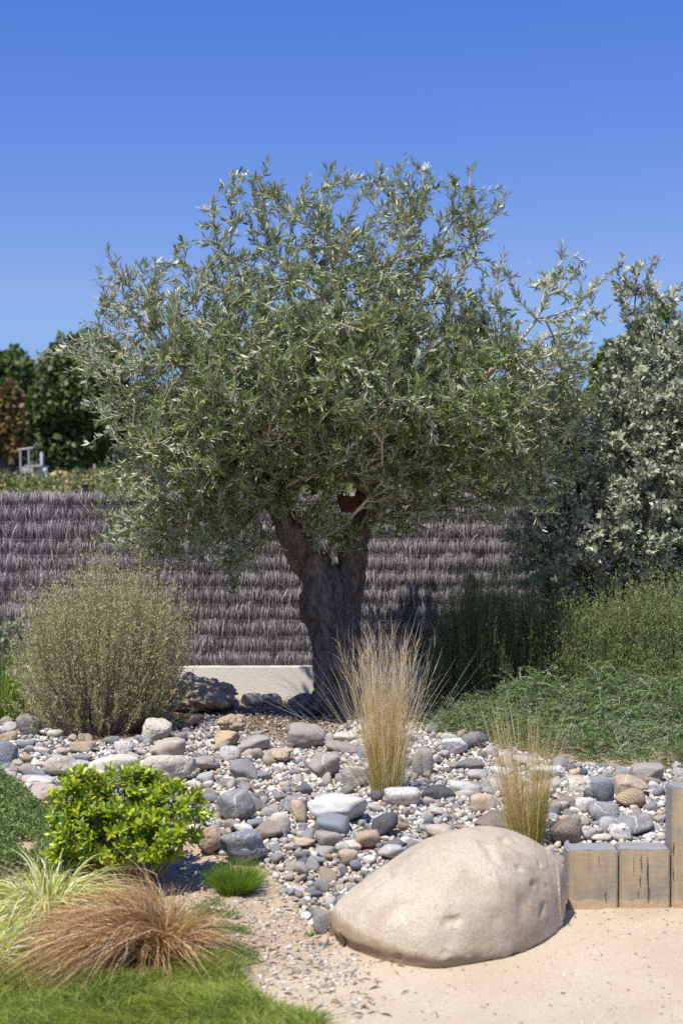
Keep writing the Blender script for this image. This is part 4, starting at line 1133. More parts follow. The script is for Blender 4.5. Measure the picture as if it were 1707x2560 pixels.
def sleeper(x0, x1, ztop, label, cracks, seed, lean=0.0):
    g = np.random.default_rng(seed)
    bm = box(x0, x1, 5.45, 5.57, -.10, ztop, 0)
    bmesh.ops.subdivide_edges(bm, edges=list(bm.edges), cuts=22, use_grid_fill=True)
    # splits in the wood: pressed-in lines on the front face
    for v in bm.verts:
        if abs(v.co.y - 5.45) < 1e-4:
            v.co.y += (mnoise.noise(Vector((v.co.x * 30 + seed, 0, v.co.z * 5))) - .2) * .0025
        if abs(v.co.z - ztop) < 1e-4: v.co.z += mnoise.noise(Vector((v.co.x * 14 + seed, v.co.y * 20, 3))) * .004
    edges = [e for e in bm.edges if len(e.link_faces) == 2 and e.calc_face_angle(0) > .8]
    bmesh.ops.bevel(bm, geom=edges, offset=.006, segments=2, affect='EDGES')
    root = from_bm('timber_sleeper', bm, oakm, origin=((x0 + x1) / 2, 5.51, 0), smooth=False)
    root.rotation_euler.y = lean
    tag(root, label, 'timber sleeper', 'upright timber sleepers edging the gravel')
    for (cx, za, zb, wd) in cracks:
        zs_ = np.linspace(za, zb, 12); xs_ = cx + np.cumsum(g.normal(0, .0009, 12))
        w_ = 1.35 * wd * np.sin(np.linspace(.12, np.pi - .12, 12)) ** .7 * (1 + g.normal(0, .15, 12))
        ac = Acc()
        ring = []
        for xx_, z_, ww in zip(xs_, zs_, w_):
            ring += [(xx_ - ww, 5.4475, z_), (xx_ + ww, 5.4475, z_), (xx_ + ww, 5.456, z_), (xx_ - ww, 5.456, z_)]
        Fq = []
        for i_ in range(11):
            for k_ in range(4): Fq.append((i_ * 4 + k_, i_ * 4 + (k_ + 1) % 4, i_ * 4 + 4 + (k_ + 1) % 4, i_ * 4 + 4 + k_))
        Fq += [(0, 3, 2, 1), (44, 45, 46, 47)]
        mesh('crack', ring, Fq, crackm, root, smooth=False)
    return root
def sxx(p): return (p - CX) / FS * 5.45
sleeper(sxx(1420), sxx(1544), .219, 'low square timber sleeper nearest the giant boulder, greyish face', [(sxx(1495), .205, .155, .0007), (sxx(1515), .06, .02, .0006)], 1)
sleeper(sxx(1548.5), sxx(1674), .221, 'low timber sleeper with long vertical cracks, middle of the three', [(sxx(1602), .20, .135, .0011), (sxx(1600), .125, .075, .0013), (sxx(1618), .195, .02, .0018), (sxx(1583), .20, .12, .0006), (sxx(1596), .065, .03, .0009)], 2)
sleeper(sxx(1679), sxx(1808), .458, 'tall timber post at the right edge, twice the height of its neighbours', [(sxx(1684), .25, .20, .0008), (sxx(1681), .15, .10, .0006)], 3)

# ------------------------------------------------------------------ gravel
gravel_poly = [(-200, 1815), (0, 1815), (120, 1850), (300, 1868), (420, 1838), (480, 1800), (560, 1800), (620, 1840), (760, 1862), (830, 1832), (900, 1800), (1080, 1815), (1180, 1850), (1300, 1885),
               (1480, 1915), (1707, 1935), (2100, 1950), (2100, 2290), (1700, 2210), (1420, 2210), (1400, 2250), (860, 2300), (830, 2292), (800, 2300), (770, 2262), (745, 2240), (715, 2212), (700, 2185), (668, 2168), (600, 2150), (540, 2120),
               (480, 2085), (420, 2060), (130, 2060), (110, 2010), (40, 1970), (0, 1960), (-200, 1960)]
def proj(x, y, z): return CX + x / y * FS, HOR + (CAM_Z - z) / y * FS
PKEYS = ['white', 'cream', 'palegrey', 'grey', 'blue', 'taupe', 'tan', 'brown', 'rust']
PPROB = np.array([.28, .18, .23, .07, .075, .065, .07, .02, .01]); PPROB /= PPROB.sum()
PNAME = dict(white='white', cream='cream', palegrey='pale grey', grey='dark grey', blue='blue grey', taupe='taupe', tan='tan', brown='brown', rust='rusty orange')
pmats = [rock_mat(k, 'speckle' if k in ('white', 'palegrey') else 'plain') for k in PKEYS]
T1 = [rock_shape(500 + i, 1, random.choice([5, 8, 14, 25]), 9, 0) for i in range(24)]
T2 = [rock_shape(600 + i, 2, random.choice([5, 7, 12, 20, 30]), 9, .06, 1.8) for i in range(24)]
T3 = [rock_shape(700 + i, 3, random.choice([5, 7, 12, 20, 30]), 9, .06, 1.8) for i in range(24)]
cell = .06
gridd = {}
def ok_place(x, y, r):
    cx_, cy_ = int(x / cell), int(y / cell)
    k = int(math.ceil((r + .06) / cell))
    for i in range(cx_ - k, cx_ + k + 1):
        for j in range(cy_ - k, cy_ + k + 1):
            for (a_, b_, c_) in gridd.get((i, j), ()):
                if (a_ - x) ** 2 + (b_ - y) ** 2 < (c_ + r) ** 2 * .66: return False
    return True
def in_big(x, y, m=.9):
    for (a_, b_, rx, ry_) in placed:
        if ((x - a_) / (rx * m)) ** 2 + ((y - b_) / (ry_ * m)) ** 2 < 1: return True
    return False
g4 = np.random.default_rng(44)
mids, smalls = [], []
def scatter(N, rmin, rmax, power, out, tries, bias=0):
    for _ in range(tries):
        if len(out) >= N: break
        y = g4.uniform(5.2, 9.3); x = g4.uniform(-.27, .27) * y * 1.05
        z = float(0.1 if y > 6 else .05)
        sx_, sy_ = proj(x, y, z)
        if not inpoly(np.array([sx_]), np.array([sy_]), gravel_poly)[0]: continue
        if x > .84 and y < 5.60: continue
        r = rmin + (rmax - rmin) * g4.random() ** power
        if in_big(x, y, .92): continue
        if r > .009 and not ok_place(x, y, r): continue
        if r > .009: gridd.setdefault((int(x / cell), int(y / cell)), []).append((x, y, r))
        out.append((x, y, r))
scatter(800, .021, .046, 2.6, mids, 5000)
scatter(14000, .0095, .021, 1.2, smalls, 90000)
under = []
scatter(9000, .005, .0089, 1.0, under, 22000)
print('gravel', len(mids), len(smalls), len(under))
occl = [[(820, 2290), (1180, 2065), (1420, 2200), (1420, 2420), (820, 2420)], [(110, 1905), (430, 1905), (530, 2000), (520, 2190), (110, 2190)], [(880, 1700), (1010, 1700), (1010, 1990), (880, 1990)]]
def pebble_xf(x, y, r, lift):
    a_ = g4.uniform(0, 2 * np.pi); fl = g4.uniform(.45, .8); el = g4.uniform(.58, 1.0)
    M = np.array(Matrix.Rotation(a_, 3, 'Z') @ Matrix.Rotation(g4.normal(0, .28), 3, 'X') @ Matrix.Rotation(g4.normal(0, .28), 3, 'Y'))
    S = np.diag([r, r * el, r * fl])
    z = float(ground(x, y)) + lift + r * fl * .55
    return M, S, z
mids.sort(key=lambda m: -m[2] / m[1])
solo, rest = [], []
for m in mids:
    sx_, sy_ = proj(m[0], m[1], .12)
    vis = 8 < sx_ < 1699 and sy_ < 2400 and not any(inpoly(np.array([sx_]), np.array([sy_]), o_)[0] for o_ in occl) and not (sx_ > 1400 and sy_ > 2085)
    (solo if vis and len(solo) < 300 else rest).append(m)
PMesh = {}
used_labels = {}
for m in solo:
    ti = int(g4.integers(0, 24)); ki = int(g4.choice(len(PKEYS), p=PPROB))
    key = (ti, ki)
    if key not in PMesh:
        me = bpy.data.meshes.new('pebble'); V, F_ = T3[ti]
        me.from_pydata([tuple(v) for v in V], [], [tuple(f) for f in F_.tolist()]); me.materials.append(pmats[ki])
        me.polygons.foreach_set('use_smooth', np.ones(len(F_), bool)); PMesh[key] = me
    M, S, z = pebble_xf(*m, .009)
    o = bpy.data.objects.new('pebble', PMesh[key]); C.objects.link(o)
    M4 = Matrix((M @ S).tolist()).to_4x4(); M4.translation = (m[0], m[1], z); o.matrix_world = M4
    sx_, sy_ = proj(m[0], m[1], z)
    near = sorted(landmarks, key=lambda l: ((l[0] - sx_) ** 2 + (l[1] - sy_) ** 2 * 2.2))[:5]
    szw = 'larger' if m[2] > .034 else ('small' if m[2] < .025 else 'mid sized')
    lab = None
    for l in near:
        dx, dy = sx_ - l[0], (sy_ - l[1]) * 1.5
        dirw = ('right of' if dx > 0 else 'left of') if abs(dx) > abs(dy) else ('in front of' if dy > 0 else 'behind')
        for cand in ('%s pebble %s the %s' % (PNAME[PKEYS[ki]], dirw, l[2]), '%s %s pebble %s the %s' % (szw, PNAME[PKEYS[ki]], dirw, l[2])):
            if cand not in used_labels: lab = cand; break
        if lab: break
    if lab is None: lab = '%s %s pebble between the %s and the %s' % (szw, PNAME[PKEYS[ki]], near[0][2], near[1][2])
    used_labels[lab] = 1
    tag(o, lab, 'pebble', 'pebbles of the gravel bed')
ac = Acc()
for lst, TT, lift in ((rest, T2, .008), (smalls, T1, .005), (under, T1, 0)):
    for m in lst:
        V, F_ = TT[int(g4.integers(0, 24))]; M, S, z = pebble_xf(*m, lift)
        near_cam = m[2] / m[1] > .0024
        if TT is T1 and near_cam: V, F_ = T2[int(g4.integers(0, 24))]
        ac.add(V @ (M @ S).T + np.array([m[0], m[1], z]), F_, int(g4.choice(len(PKEYS), p=PPROB)))
tag(ac.build('gravel', pmats), 'small mixed pebbles filling the bed between the boulders', 'gravel', kind='stuff')

# grit scattered over the bare soil and sand
ac = Acc(); g5 = np.random.default_rng(51)
n_ = 0
while n_ < 5200:
    sx_ = g5.uniform(440, 1707); sy_ = g5.uniform(2120, 2560)
    if g5.random() > (1.0 if sx_ < 900 and sy_ < 2470 else .14 if sx_ > 900 else .4): continue
    if inpoly(np.array([sx_]), np.array([sy_]), gravel_poly)[0]: continue
    x, y, z = GP(sx_, sy_)
    if in_big(x, y, .95) or (x > .84 and y > 5.44): continue
    r = (g5.random() ** 4 * .009 + .0018) * (1 if sx_ < 900 else .55)
    V, F_ = T1[int(g5.integers(0, 24))]
    ac.add(V * np.array([r, r * .8, r * .6]) + np.array([x, y, z + r * .25]), F_, int(g5.choice([0, 1, 1, 5, 6, 6, 7, 3])))
    n_ += 1
tag(ac.build('soil_grit', pmats), 'fine grit and crumbs strewn on the bare soil and sand', 'grit', kind='stuff')

# leaf litter and twigs
def litter(name, N, pick, cols, label, L=(.015, .035), seed=3, wsc=1.0, lift=.012):
    g = np.random.default_rng(seed); P_ = []
    while len(P_) < N:
        sx_, sy_ = pick(g)
        x, y, z = GP(sx_, sy_)
        if in_big(x, y, .9): continue
        P_.append((x, y, z + g.uniform(0, lift)))
    P_ = np.array(P_)
    dr = unit(np.concatenate([g.normal(0, 1, (N, 2)), g.normal(0, .22, (N, 1))], 1)); nr = unit(g.normal(0, .35, (N, 3)) + np.array([0, 0, 1]))
    V, F_ = put_leaves(OVAL_V * np.array([wsc, 1, 1.5]), LANCE_F, P_, dr, nr, g.uniform(*L, N))
    m_ = strand_mat(name + '_mat', cols, .85, .05)
    return tag(mesh(name, V, F_, m_, smooth=False), label, 'leaf litter', kind='stuff')
def pick1(g):
    while True:
        x = g.uniform(380, 1150); y = g.uniform(1742, 1885)
        if y < 1850 or g.random() < .4: return x, y
litter('leaf_litter', 7000, pick1, [(0, (.10, .07, .05)), (.4, (.30, .22, .16)), (.8, (.50, .42, .34)), (1, (.62, .58, .52))], 'dry brown leaf litter strewn around the foot of the olive tree', seed=31, lift=.02)
litter('straw_litter', 1600, lambda g: (g.uniform(-40, 110), g.uniform(1725, 1800)), [(0, (.35, .22, .10)), (1, (.62, .46, .26))], 'dry orange straw on the ground at the left edge', L=(.03, .09), seed=32, wsc=.25, lift=.03)
litter('twig_litter', 420, lambda g: (g.uniform(520, 1000), g.uniform(2230, 2540)), [(0, (.14, .09, .05)), (1, (.40, .29, .18))], 'thin dry twigs and bark scraps scattered over the soil', L=(.015, .05), seed=33, wsc=.16, lift=.004)

litter('sand_debris', 110, lambda g: (g.uniform(900, 1707), 2275 + 285 * g.random() ** 2.2), [(0, (.12, .07, .04)), (1, (.42, .27, .16))], 'few brown leaf scraps and bits lying on the pale sand', L=(.008, .028), seed=34, wsc=.5, lift=.002)
litter('fallen_leaves', 900, lambda g: (g.uniform(0, 1707), g.uniform(1830, 2180)), [(0, (.16, .11, .06)), (.6, (.38, .30, .18)), (1, (.52, .47, .36))], 'dry fallen olive leaves caught between the gravel stones', L=(.02, .045), seed=35, wsc=.5, lift=.03)

# ------------------------------------------------------------------ small leaved shrubs
def twiggy(name, bx, by, rx, ry_, H, nst, label, cat, leafm, stemm, nleaf=40, leaf=.014, seed=1, spread=.75, seedm=None, nseed=0, lean=(0, 0), start=.25, group=None, jitter=.06, upl=.75, lkit=None, upright=0.0):
    g = np.random.default_rng(seed)
    gz = float(ground(bx, by))
    root = empty(name, (bx, by, gz), label, cat, group)
    th = g.uniform(0, 2 * np.pi, nst); rr = np.sqrt(g.random(nst))
    tip = np.stack([np.cos(th) * rr * rx, np.sin(th) * rr * ry_, H * np.sqrt(np.maximum(1 - (rr * spread) ** 2, .05)) * g.uniform(.72, 1.06, nst)], -1)
    tip[:, 2] *= .66 + .58 * vnoise(np.cos(th) * rr, np.sin(th) * rr, 4.0, seed)
    low = g.random(nst) < .28
    tip[low, 2] *= g.uniform(.2, .8, low.sum())
    f = np.where(low)[0]; nrm_ = np.maximum(np.hypot(tip[f, 0] / rx, tip[f, 1] / ry_), .05); sc_ = g.uniform(.85, 1.0, len(f)) / nrm_
    tip[f, 0] *= sc_; tip[f, 1] *= sc_
    base = np.stack([bx + tip[:, 0] * (.22 + upright), by + tip[:, 1] * (.22 + upright), np.zeros(nst)], -1); base[:, 2] = ground(base[:, 0], base[:, 1]) - .01
    tipw = np.stack([bx + tip[:, 0] + lean[0] * tip[:, 2], by + tip[:, 1] + lean[1] * tip[:, 2], gz + tip[:, 2]], -1) + g.normal(0, jitter, (nst, 3)) * np.array([1, 1, .6])
    spk = g.random(nst) < .09; tipw[spk] += unit(tip[spk] * np.array([.8, .8, 1.3])) * g.uniform(.05, .17, (int(spk.sum()), 1))
    dv = tipw - base; L = np.linalg.norm(dv, axis=1); d0 = dv.copy()
    hz = d0 * np.array([1, 1, 0]); bend = -hz * .35 / L[:, None] * -1
    # curve: start outward, finish upward
    bnd = np.concatenate([-hz[:, :2] * .45, (np.linalg.norm(hz, axis=1) * .25)[:, None]], 1) / L[:, None]
    d0u = dv / L[:, None] - bnd
    V, Q = strands(base, d0u, L, bnd, .0035, 5, kink=.008, g=g)
    mesh('stems', V, Q, stemm, root)
    N = nst * nleaf
    k = np.repeat(np.arange(nst), nleaf); u = start + (1 - start) * g.random(N) ** .8
    u = u[:, None]
    pos = base[k] + L[k][:, None] * (d0u[k] * u + bnd[k] * u * u) + g.normal(0, .005, (N, 3))
    tg = unit(d0u[k] + 2 * bnd[k] * u)
    rad = unit(np.cross(tg, g.normal(0, 1, (N, 3))))
    dr = unit(tg * upl + rad * .8)
    kit = lkit or (TINY_V, TINY_F)
    V, F_ = put_leaves(kit[0], kit[1], pos, dr, unit(g.normal(0, .5, (N, 3)) + tg), g.uniform(.6, 1.3, N) * leaf)
    mesh('foliage', V, F_, leafm, root)
    if nseed:
        k = g.integers(0, nst, nseed); u = (.55 + .47 * g.random(nseed) ** .6)[:, None]
        pos = base[k] + L[k][:, None] * (d0u[k] * u + bnd[k] * u * u) + g.normal(0, .02, (nseed, 3))
        M_ = 7; pr = np.repeat(pos, M_, 0) + g.normal(0, .0045, (nseed * M_, 3))
        V, F_ = put_leaves(TINY_V * np.array([1.7, 1, 1]), TINY_F, pr, g.normal(0, 1, pr.shape), g.normal(0, 1, pr.shape), g.uniform(.007, .013, len(pr)))
        mesh('seed_heads', V, F_, seedm, root)
    return root
stem_brown = strand_mat('woody_stems', [(0, (.16, .12, .10)), (1, (.36, .29, .25))], .9, 0)
stem_green = strand_mat('green_stems', [(0, (.10, .12, .05)), (1, (.22, .20, .11))], .8, .1)
lav = leaf_mat('grey_green_needles', (.25, .30, .11), (.46, .50, .22), rough=.6, transl=.25, tcol=(.36, .42, .12), extra=(.40, .31, .20), extra_p=.25)
seedm = strand_mat('dry_seed_heads', [(0, (.40, .29, .19)), (1, (.62, .53, .36))], .85, .1)
bx, by, _ = GP(236, 1850)
twiggy('grey_green_shrub', bx, by + .32, .50, .46, 1.06, 1600, 'rounded grey green shrub with dry beige seed heads left of the tree', 'shrub', lav, stem_brown, 66, .0165, 61, .72, seedm, 2800, start=.36, jitter=.075, upright=.25, upl=1.1)
# right hand shrubs
rs = leaf_mat('rosemary_upright', (.10, .15, .045), (.23, .30, .09), rough=.55, transl=.2, tcol=(.25, .32, .08), extra=(.28, .22, .12), extra_p=.10)
rs2 = leaf_mat('olive_green_needles', (.16, .20, .06), (.35, .38, .13), rough=.6, transl=.22, tcol=(.34, .40, .10), extra=(.42, .31, .19), extra_p=.2)
drk = leaf_mat('dark_needles', (.055, .08, .03), (.14, .18, .06), rough=.55, transl=.15)
def shr(sx0, sx1, stop, sbase, d, label, m_, seed, nst=520, sm=0, **kw):
    x0 = (sx0 - CX) / FS * d; x1 = (sx1 - CX) / FS * d
    zt = CAM_Z - (stop - HOR) / FS * d
    twiggy('upright_shrub', (x0 + x1) / 2, d, (x1 - x0) / 2, (x1 - x0) / 2 * .8, zt - float(ground((x0 + x1) / 2, d)), nst, label, 'shrub', m_, stem_green, 56, .0165, seed, .6, seedm, sm,
           start=.3, group='upright shrubs right of the tree', upl=1.0, upright=.3, jitter=.07, **kw)
shr(1130, 1230, 1400, 1740, 9.9, 'slim shrub with sunlit yellow tips left of the silver shrub', rs2, 71, 300, 0)
shr(1060, 1330, 1490, 1790, 9.3, 'dark shaded shrub behind the creeping rosemary, nearest the tree', drk, 72, 1300)
shr(1200, 1460, 1440, 1780, 9.35, 'deep green upright shrub under the silver shrub', rs, 73, 1400, 160)
shr(1380, 1620, 1450, 1780, 9.15, 'green upright shrub with a few yellow tips right of the deep green one', rs, 74, 1300, 250)
shr(1560, 1790, 1450, 1780, 9.0, 'mid green upright shrub with dry tips cut by the right edge', rs, 75, 1200, 300)
shr(1600, 1800, 1640, 1840, 8.75, 'low dark green shrub at the right edge beside the rosemary', rs, 76, 420)

# creeping rosemary
ros = leaf_mat('rosemary_leaf', (.065, .12, .028), (.17, .26, .065), under=(.34, .40, .25), rough=.5, transl=.15, tcol=(.2, .32, .06))
g6 = np.random.default_rng(66)
rpoly = [(1075, 1835), (1130, 1790), (1180, 1780), (1260, 1740), (1707, 1745), (2050, 1760), (2050, 1945), (1707, 1932), (1560, 1915), (1420, 1895), (1330, 1880), (1250, 1872), (1160, 1845)]
root = empty('creeping_rosemary', (1.75, 8.3, .1), 'dense creeping rosemary spilling over the gravel edge at right', 'rosemary')
N = 3600
P_ = []
while len(P_) < N:
    y = g6.uniform(7.5, 9.6); x = g6.uniform(.45, 2.9)
    sx_, sy_ = proj(x, y, .1)
    if inpoly(np.array([sx_]), np.array([sy_]), rpoly)[0]:
        e = float(polydist(np.array([sx_]), np.array([sy_]), rpoly)[0]); hgt = .42 * min(1, (e / 90)) ** .65 * (.35 + 1.0 * float(vnoise(x, y, 3.6, 3)))
        if vnoise(x, y, 6, 4) < .36 and g6.random() < .75: continue
        P_.append((x, y, float(ground(x, y)) + hgt * g6.random() ** .45))
P_ = np.array(P_)
tc_ = g6.normal(0, 1, (N, 3)) * np.array([1, .8, .35]) + np.array([.1, -.5, .8])
d0 = unit(tc_); L = g6.uniform(.14, .36, N); bnd = np.tile(np.array([0, 0, -.55]), (N, 1)) + g6.normal(0, .12, (N, 3))
V, Q = strands(P_, d0, L, bnd, .0024, 5, kink=.01, g=g6)
rstem = strand_mat('rosemary_stems', [(0, (.34, .32, .22)), (1, (.62, .60, .48))], .8, .05)
mesh('stems', V, Q, rstem, root)
nl = 58; k = np.repeat(np.arange(N), nl); u = g6.random(N * nl)[:, None]
pos = P_[k] + L[k][:, None] * (d0[k] * u + bnd[k] * u * u); tg = unit(d0[k] + 2 * bnd[k] * u)
rad = unit(np.cross(tg, g6.normal(0, 1, pos.shape)))
V, F_ = put_leaves(TINY_V * np.array([.75, 1, 1]), TINY_F, pos, unit(tg * .7 + rad), unit(tg + g6.normal(0, .3, pos.shape)), g6.uniform(.014, .026, len(pos)))
mesh('foliage', V, F_, ros, root)

# small leafy shrub at the left edge
lf = leaf_mat('grey_oval_leaf', (.14, .18, .085), (.24, .28, .15), under=(.34, .37, .28), rough=.5, transl=.15)
x0, _, _ = PX(5, 1500, 9.6)
twiggy('leafy_shrub', x0 - .12, 9.6, .26, .22, .83, 55, 'small grey leaved shrub cut by the left edge before the fence', 'shrub', lf, stem_brown, 24, .05, 63, .7, start=.3, lkit=(OVAL_V, LANCE_F))

# ------------------------------------------------------------------ ornamental grasses
def tussock(name, bx, by, rb, n, L, wd, spreadv, droop, label, m_, seed, lean=(0, 0), seg=6, flat=None, kink=.01, out_pow=.7, zlift=0., part='blades', parent=None, dist=None):
    g = np.random.default_rng(seed)
    gz = float(ground(bx, by)) + zlift
    root = parent or empty(name, (bx, by, gz), label, 'ornamental grass')
    th = g.uniform(0, 2 * np.pi, n) if dist is None else dist(g, n)
    rr = g.random(n) ** .5
    base = np.stack([bx + np.cos(th) * rr * rb, by + np.sin(th) * rr * rb, np.full(n, gz - .01)], -1)
    sp_ = spreadv * g.random(n) ** out_pow
    hv = np.stack([np.cos(th) * sp_ + lean[0], np.sin(th) * sp_ + lean[1], np.ones(n)], -1) + g.normal(0, .06, (n, 3))
    d0 = unit(hv)
    Ls = g.uniform(L[0], L[1], n)
    dr = g.uniform(.5, 1.3, n)[:, None] * droop
    bnd = np.concatenate([d0[:, :2] * dr * .9, -dr * (.35 + np.linalg.norm(d0[:, :2], axis=1)[:, None])], 1)
    V, Q = strands(base, d0, Ls, bnd, g.uniform(.6, 1.2, n) * wd, seg, kink=kink, g=g)
    mesh(part, V, Q, m_, root)
    return root, base, d0, Ls, bnd
gold = strand_mat('feather_gold', [(0, (.60, .35, .08)), (.5, (.84, .58, .20)), (1, (.90, .76, .42))], .6, .35, (.75, .55, .22))
goldg = strand_mat('feather_green', [(0, (.16, .20, .04)), (.6, (.36, .33, .08)), (1, (.50, .38, .12))], .6, .3, (.5, .5, .1))
plume = strand_mat('feather_plume', [(0, (.62, .50, .30)), (1, (.82, .74, .55))], .7, .4, (.8, .7, .45))
x, y, z = GP(965, 1990)
r1, b_, d_, L_, bn_ = tussock('feather_grass', x, y, .065, 480, (.34, .84), .0026, .17, .10, 'tall golden feather grass clump in front of the olive trunk', gold, 81, lean=(-.01, 0), seg=7)
tussock('', x, y, .075, 480, (.18, .42), .0026, .17, .06, '', goldg, 82, parent=r1, part='green_bases')
g = np.random.default_rng(83); k = g.integers(0, len(b_), 1900); u = g.uniform(.72, 1.02, len(k))[:, None]
pos = b_[k] + L_[k][:, None] * (d_[k] * u + bn_[k] * u * u); tg = unit(d_[k] + 2 * bn_[k] * u)
V, Q = strands(pos, unit(tg + g.normal(0, .16, pos.shape)), g.uniform(.05, .13, len(k)), g.normal(0, .25, pos.shape), .0016, 4, g=g)
mesh('plumes', V, Q, plume, r1)
# wider drooping outer culms
tussock('', x, y, .07, 150, (.60, 1.0), .0022, .62, .26, '', plume, 84, parent=r1, part='outer_culms', lean=(-.08, 0))
x, y, z = GP(1318, 2130)
r2_, b_, d_, L_, bn_ = tussock('feather_grass', x, y, .065, 420, (.22, .50), .0024, .24, .10, 'small sparse feather grass behind the giant boulder', goldg, 85, lean=(-.03, 0), seg=6)
tussock('', x, y, .06, 260, (.40, .72), .0022, .24, .13, '', gold, 86, parent=r2_, part='culms', lean=(-.05, 0))
tussock('', x, y, .05, 60, (.58, .86), .0034, .30, .28, '', plume, 87, parent=r2_, part='plumes', lean=(-.12, 0))

# yellow-green bush
pit = leaf_mat('glossy_bush_leaf', (.14, .23, .006), (.47, .52, .02), under=(.28, .36, .04), rough=.40, transl=.16, tcol=(.48, .62, .03), spec=.5, extra=(.07, .14, .012), extra_p=.22)
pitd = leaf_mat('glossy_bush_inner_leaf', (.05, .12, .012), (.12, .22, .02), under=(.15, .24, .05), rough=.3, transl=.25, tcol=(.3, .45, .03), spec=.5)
g = np.random.default_rng(91)
BDp = 5.72
bx_, _, bz_ = GP(330, 2175)
bush = empty('glossy_bush', (PX(320, 2170, BDp)[0], BDp, .02), 'compact bush with glossy yellow green leaves in front of the boulders', 'bush')
lobes_ = [(205, 2040, 90, 118, 0.0), (300, 1990, 92, 80, .06), (368, 1985, 55, 62, .08), (265, 2085, 120, 85, -.08), (440, 2040, 82, 78, -.05), (395, 2100, 75, 60, -.12), (180, 2110, 62, 60, -.03), (300, 2080, 90, 65, .1)]
RP, RN = [], []
for (a_, b__, rx, ry_, dd) in lobes_:
    c_ = np.array(PX(a_, b__, BDp + dd)); sx_ = rx * BDp / FS; sz_ = ry_ * BDp / FS
    n = int(rx * ry_ / 98)
    nn = unit(g.normal(0, 1, (n, 3)) + np.array([0, -.25, .25])); rr = g.uniform(.72, 1.0, n)[:, None]
    RP.append(c_ + nn * np.array([sx_, sx_ * .9, sz_]) * rr); RN.append(nn)
RP = np.concatenate(RP); RN = np.concatenate(RN)
keep = RP[:, 2] > .04; RP = RP[keep]; RN = RN[keep]
ax = unit(RN * .8 + np.array([0, -.1, .65]) + g.normal(0, .22, RP.shape))
nl = 11; k = np.repeat(np.arange(len(RP)), nl); ph = np.tile(np.arange(nl) * 2.4, len(RP)) + np.repeat(g.uniform(0, 6, len(RP)), nl)
A1 = unit(np.cross(ax, np.array([.2, .3, .9]))); A2 = np.cross(ax, A1)
rad = np.cos(ph)[:, None] * A1[k] + np.sin(ph)[:, None] * A2[k]
opn = np.tile(np.linspace(1.5, .35, nl), len(RP))[:, None]
dr = unit(ax[k] * .75 + rad * opn)
pos = RP[k] + ax[k] * (np.tile(np.linspace(-.02, .004, nl), len(RP)))[:, None]
nr = unit(ax[k] - rad * .4 + g.normal(0, .15, pos.shape))
V, F_ = put_leaves(SPAT_V, LANCE_F, pos, dr, nr, g.uniform(.029, .048, len(pos)))
mesh('foliage', V, F_, pit, bush)
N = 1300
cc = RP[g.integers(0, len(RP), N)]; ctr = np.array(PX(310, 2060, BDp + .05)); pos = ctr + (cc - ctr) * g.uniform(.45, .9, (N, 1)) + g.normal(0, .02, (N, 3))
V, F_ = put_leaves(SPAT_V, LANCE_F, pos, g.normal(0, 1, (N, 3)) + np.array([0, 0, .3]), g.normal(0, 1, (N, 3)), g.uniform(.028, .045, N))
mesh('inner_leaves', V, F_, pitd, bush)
ac = Acc(); root_b = np.array(PX(330, 2170, BDp)); root_b[2] = .01
for i in range(70):
    e = RP[g.integers(0, len(RP))]; b0_ = root_b + g.normal(0, .03, 3) * np.array([1, 1, 0]) + np.array([(e[0] - root_b[0]) * .25, 0, 0])
    V, Q = tube([b0_, b0_ + (e - b0_) * .5 + np.array([0, 0, -.015]), e], [.006, .004, .002], 5); ac.add(V, Q)
ac.build('branches', stem_brown, bush)

# variegated sedge, bronze sedge, tufts
vari = strand_mat('variegated_blades', [(0, (.24, .33, .04)), (.35, (.52, .58, .11)), (.65, (.80, .78, .34)), (1, (.90, .86, .62))], .5, .3, (.6, .7, .25))
x, y, z = GP(118, 2300)
tussock('variegated_sedge', x - .01, y + .06, .10, 1200, (.22, .43), .0075, 1.2, 1.3, 'arching cream and green striped sedge at the left edge', vari, 92, seg=8, out_pow=.6, kink=.006, zlift=.03)
x, y, z = GP(5, 2420)
tussock('variegated_sedge', x - .06, y + .02, .07, 220, (.20, .36), .008, .9, .9, 'smaller striped sedge low at the left edge behind the bronze sedge', vari, 93, seg=7, zlift=.02)
bronze = strand_mat('bronze_blades', [(0, (.16, .09, .035)), (.35, (.40, .225, .08)), (.7, (.64, .42, .21)), (1, (.84, .68, .46))], .5, .25, (.6, .3, .08))
x, y, z = GP(395, 2400)
rb_, *_ = tussock('bronze_sedge', x - .01, y + .05, .075, 1500, (.16, .33), .0034, 1.05, .85, 'bronze orange sedge tussock arching over the lawn', bronze, 94, seg=8, out_pow=.8, kink=.032, zlift=.03, lean=(.02, 0))
tussock('', x - .02, y + .04, .07, 1700, (.34, .62), .0032, .75, 1.0, '', bronze, 95, parent=rb_, part='swept_blades', lean=(-.85, -.10), seg=9, kink=.034, zlift=.04)
tussock('', x, y + .04, .07, 260, (.10, .24), .0030, .6, .25, '', goldg, 96, parent=rb_, part='green_bases', zlift=.02)
lush = strand_mat('green_blades', [(0, (.07, .15, .012)), (.5, (.15, .27, .025)), (1, (.32, .42, .06))], .5, .35, (.35, .5, .05))
x, y, z = GP(588, 2235)
tussock('grass_tuft', x, y + .02, .055, 1900, (.09, .18), .0022, .85, .25, 'small dense bright green grass tuft in front of the speckled blue boulder', lush, 97, seg=5, out_pow=.7)
x, y, z = GP(15, 1725)
tussock('green_grass_clump', -2.20, 9.2, .12, 520, (.25, .62), .006, .35, .12, 'tall bright green grass clump at the left edge behind the shrub', lush, 98, seg=5)
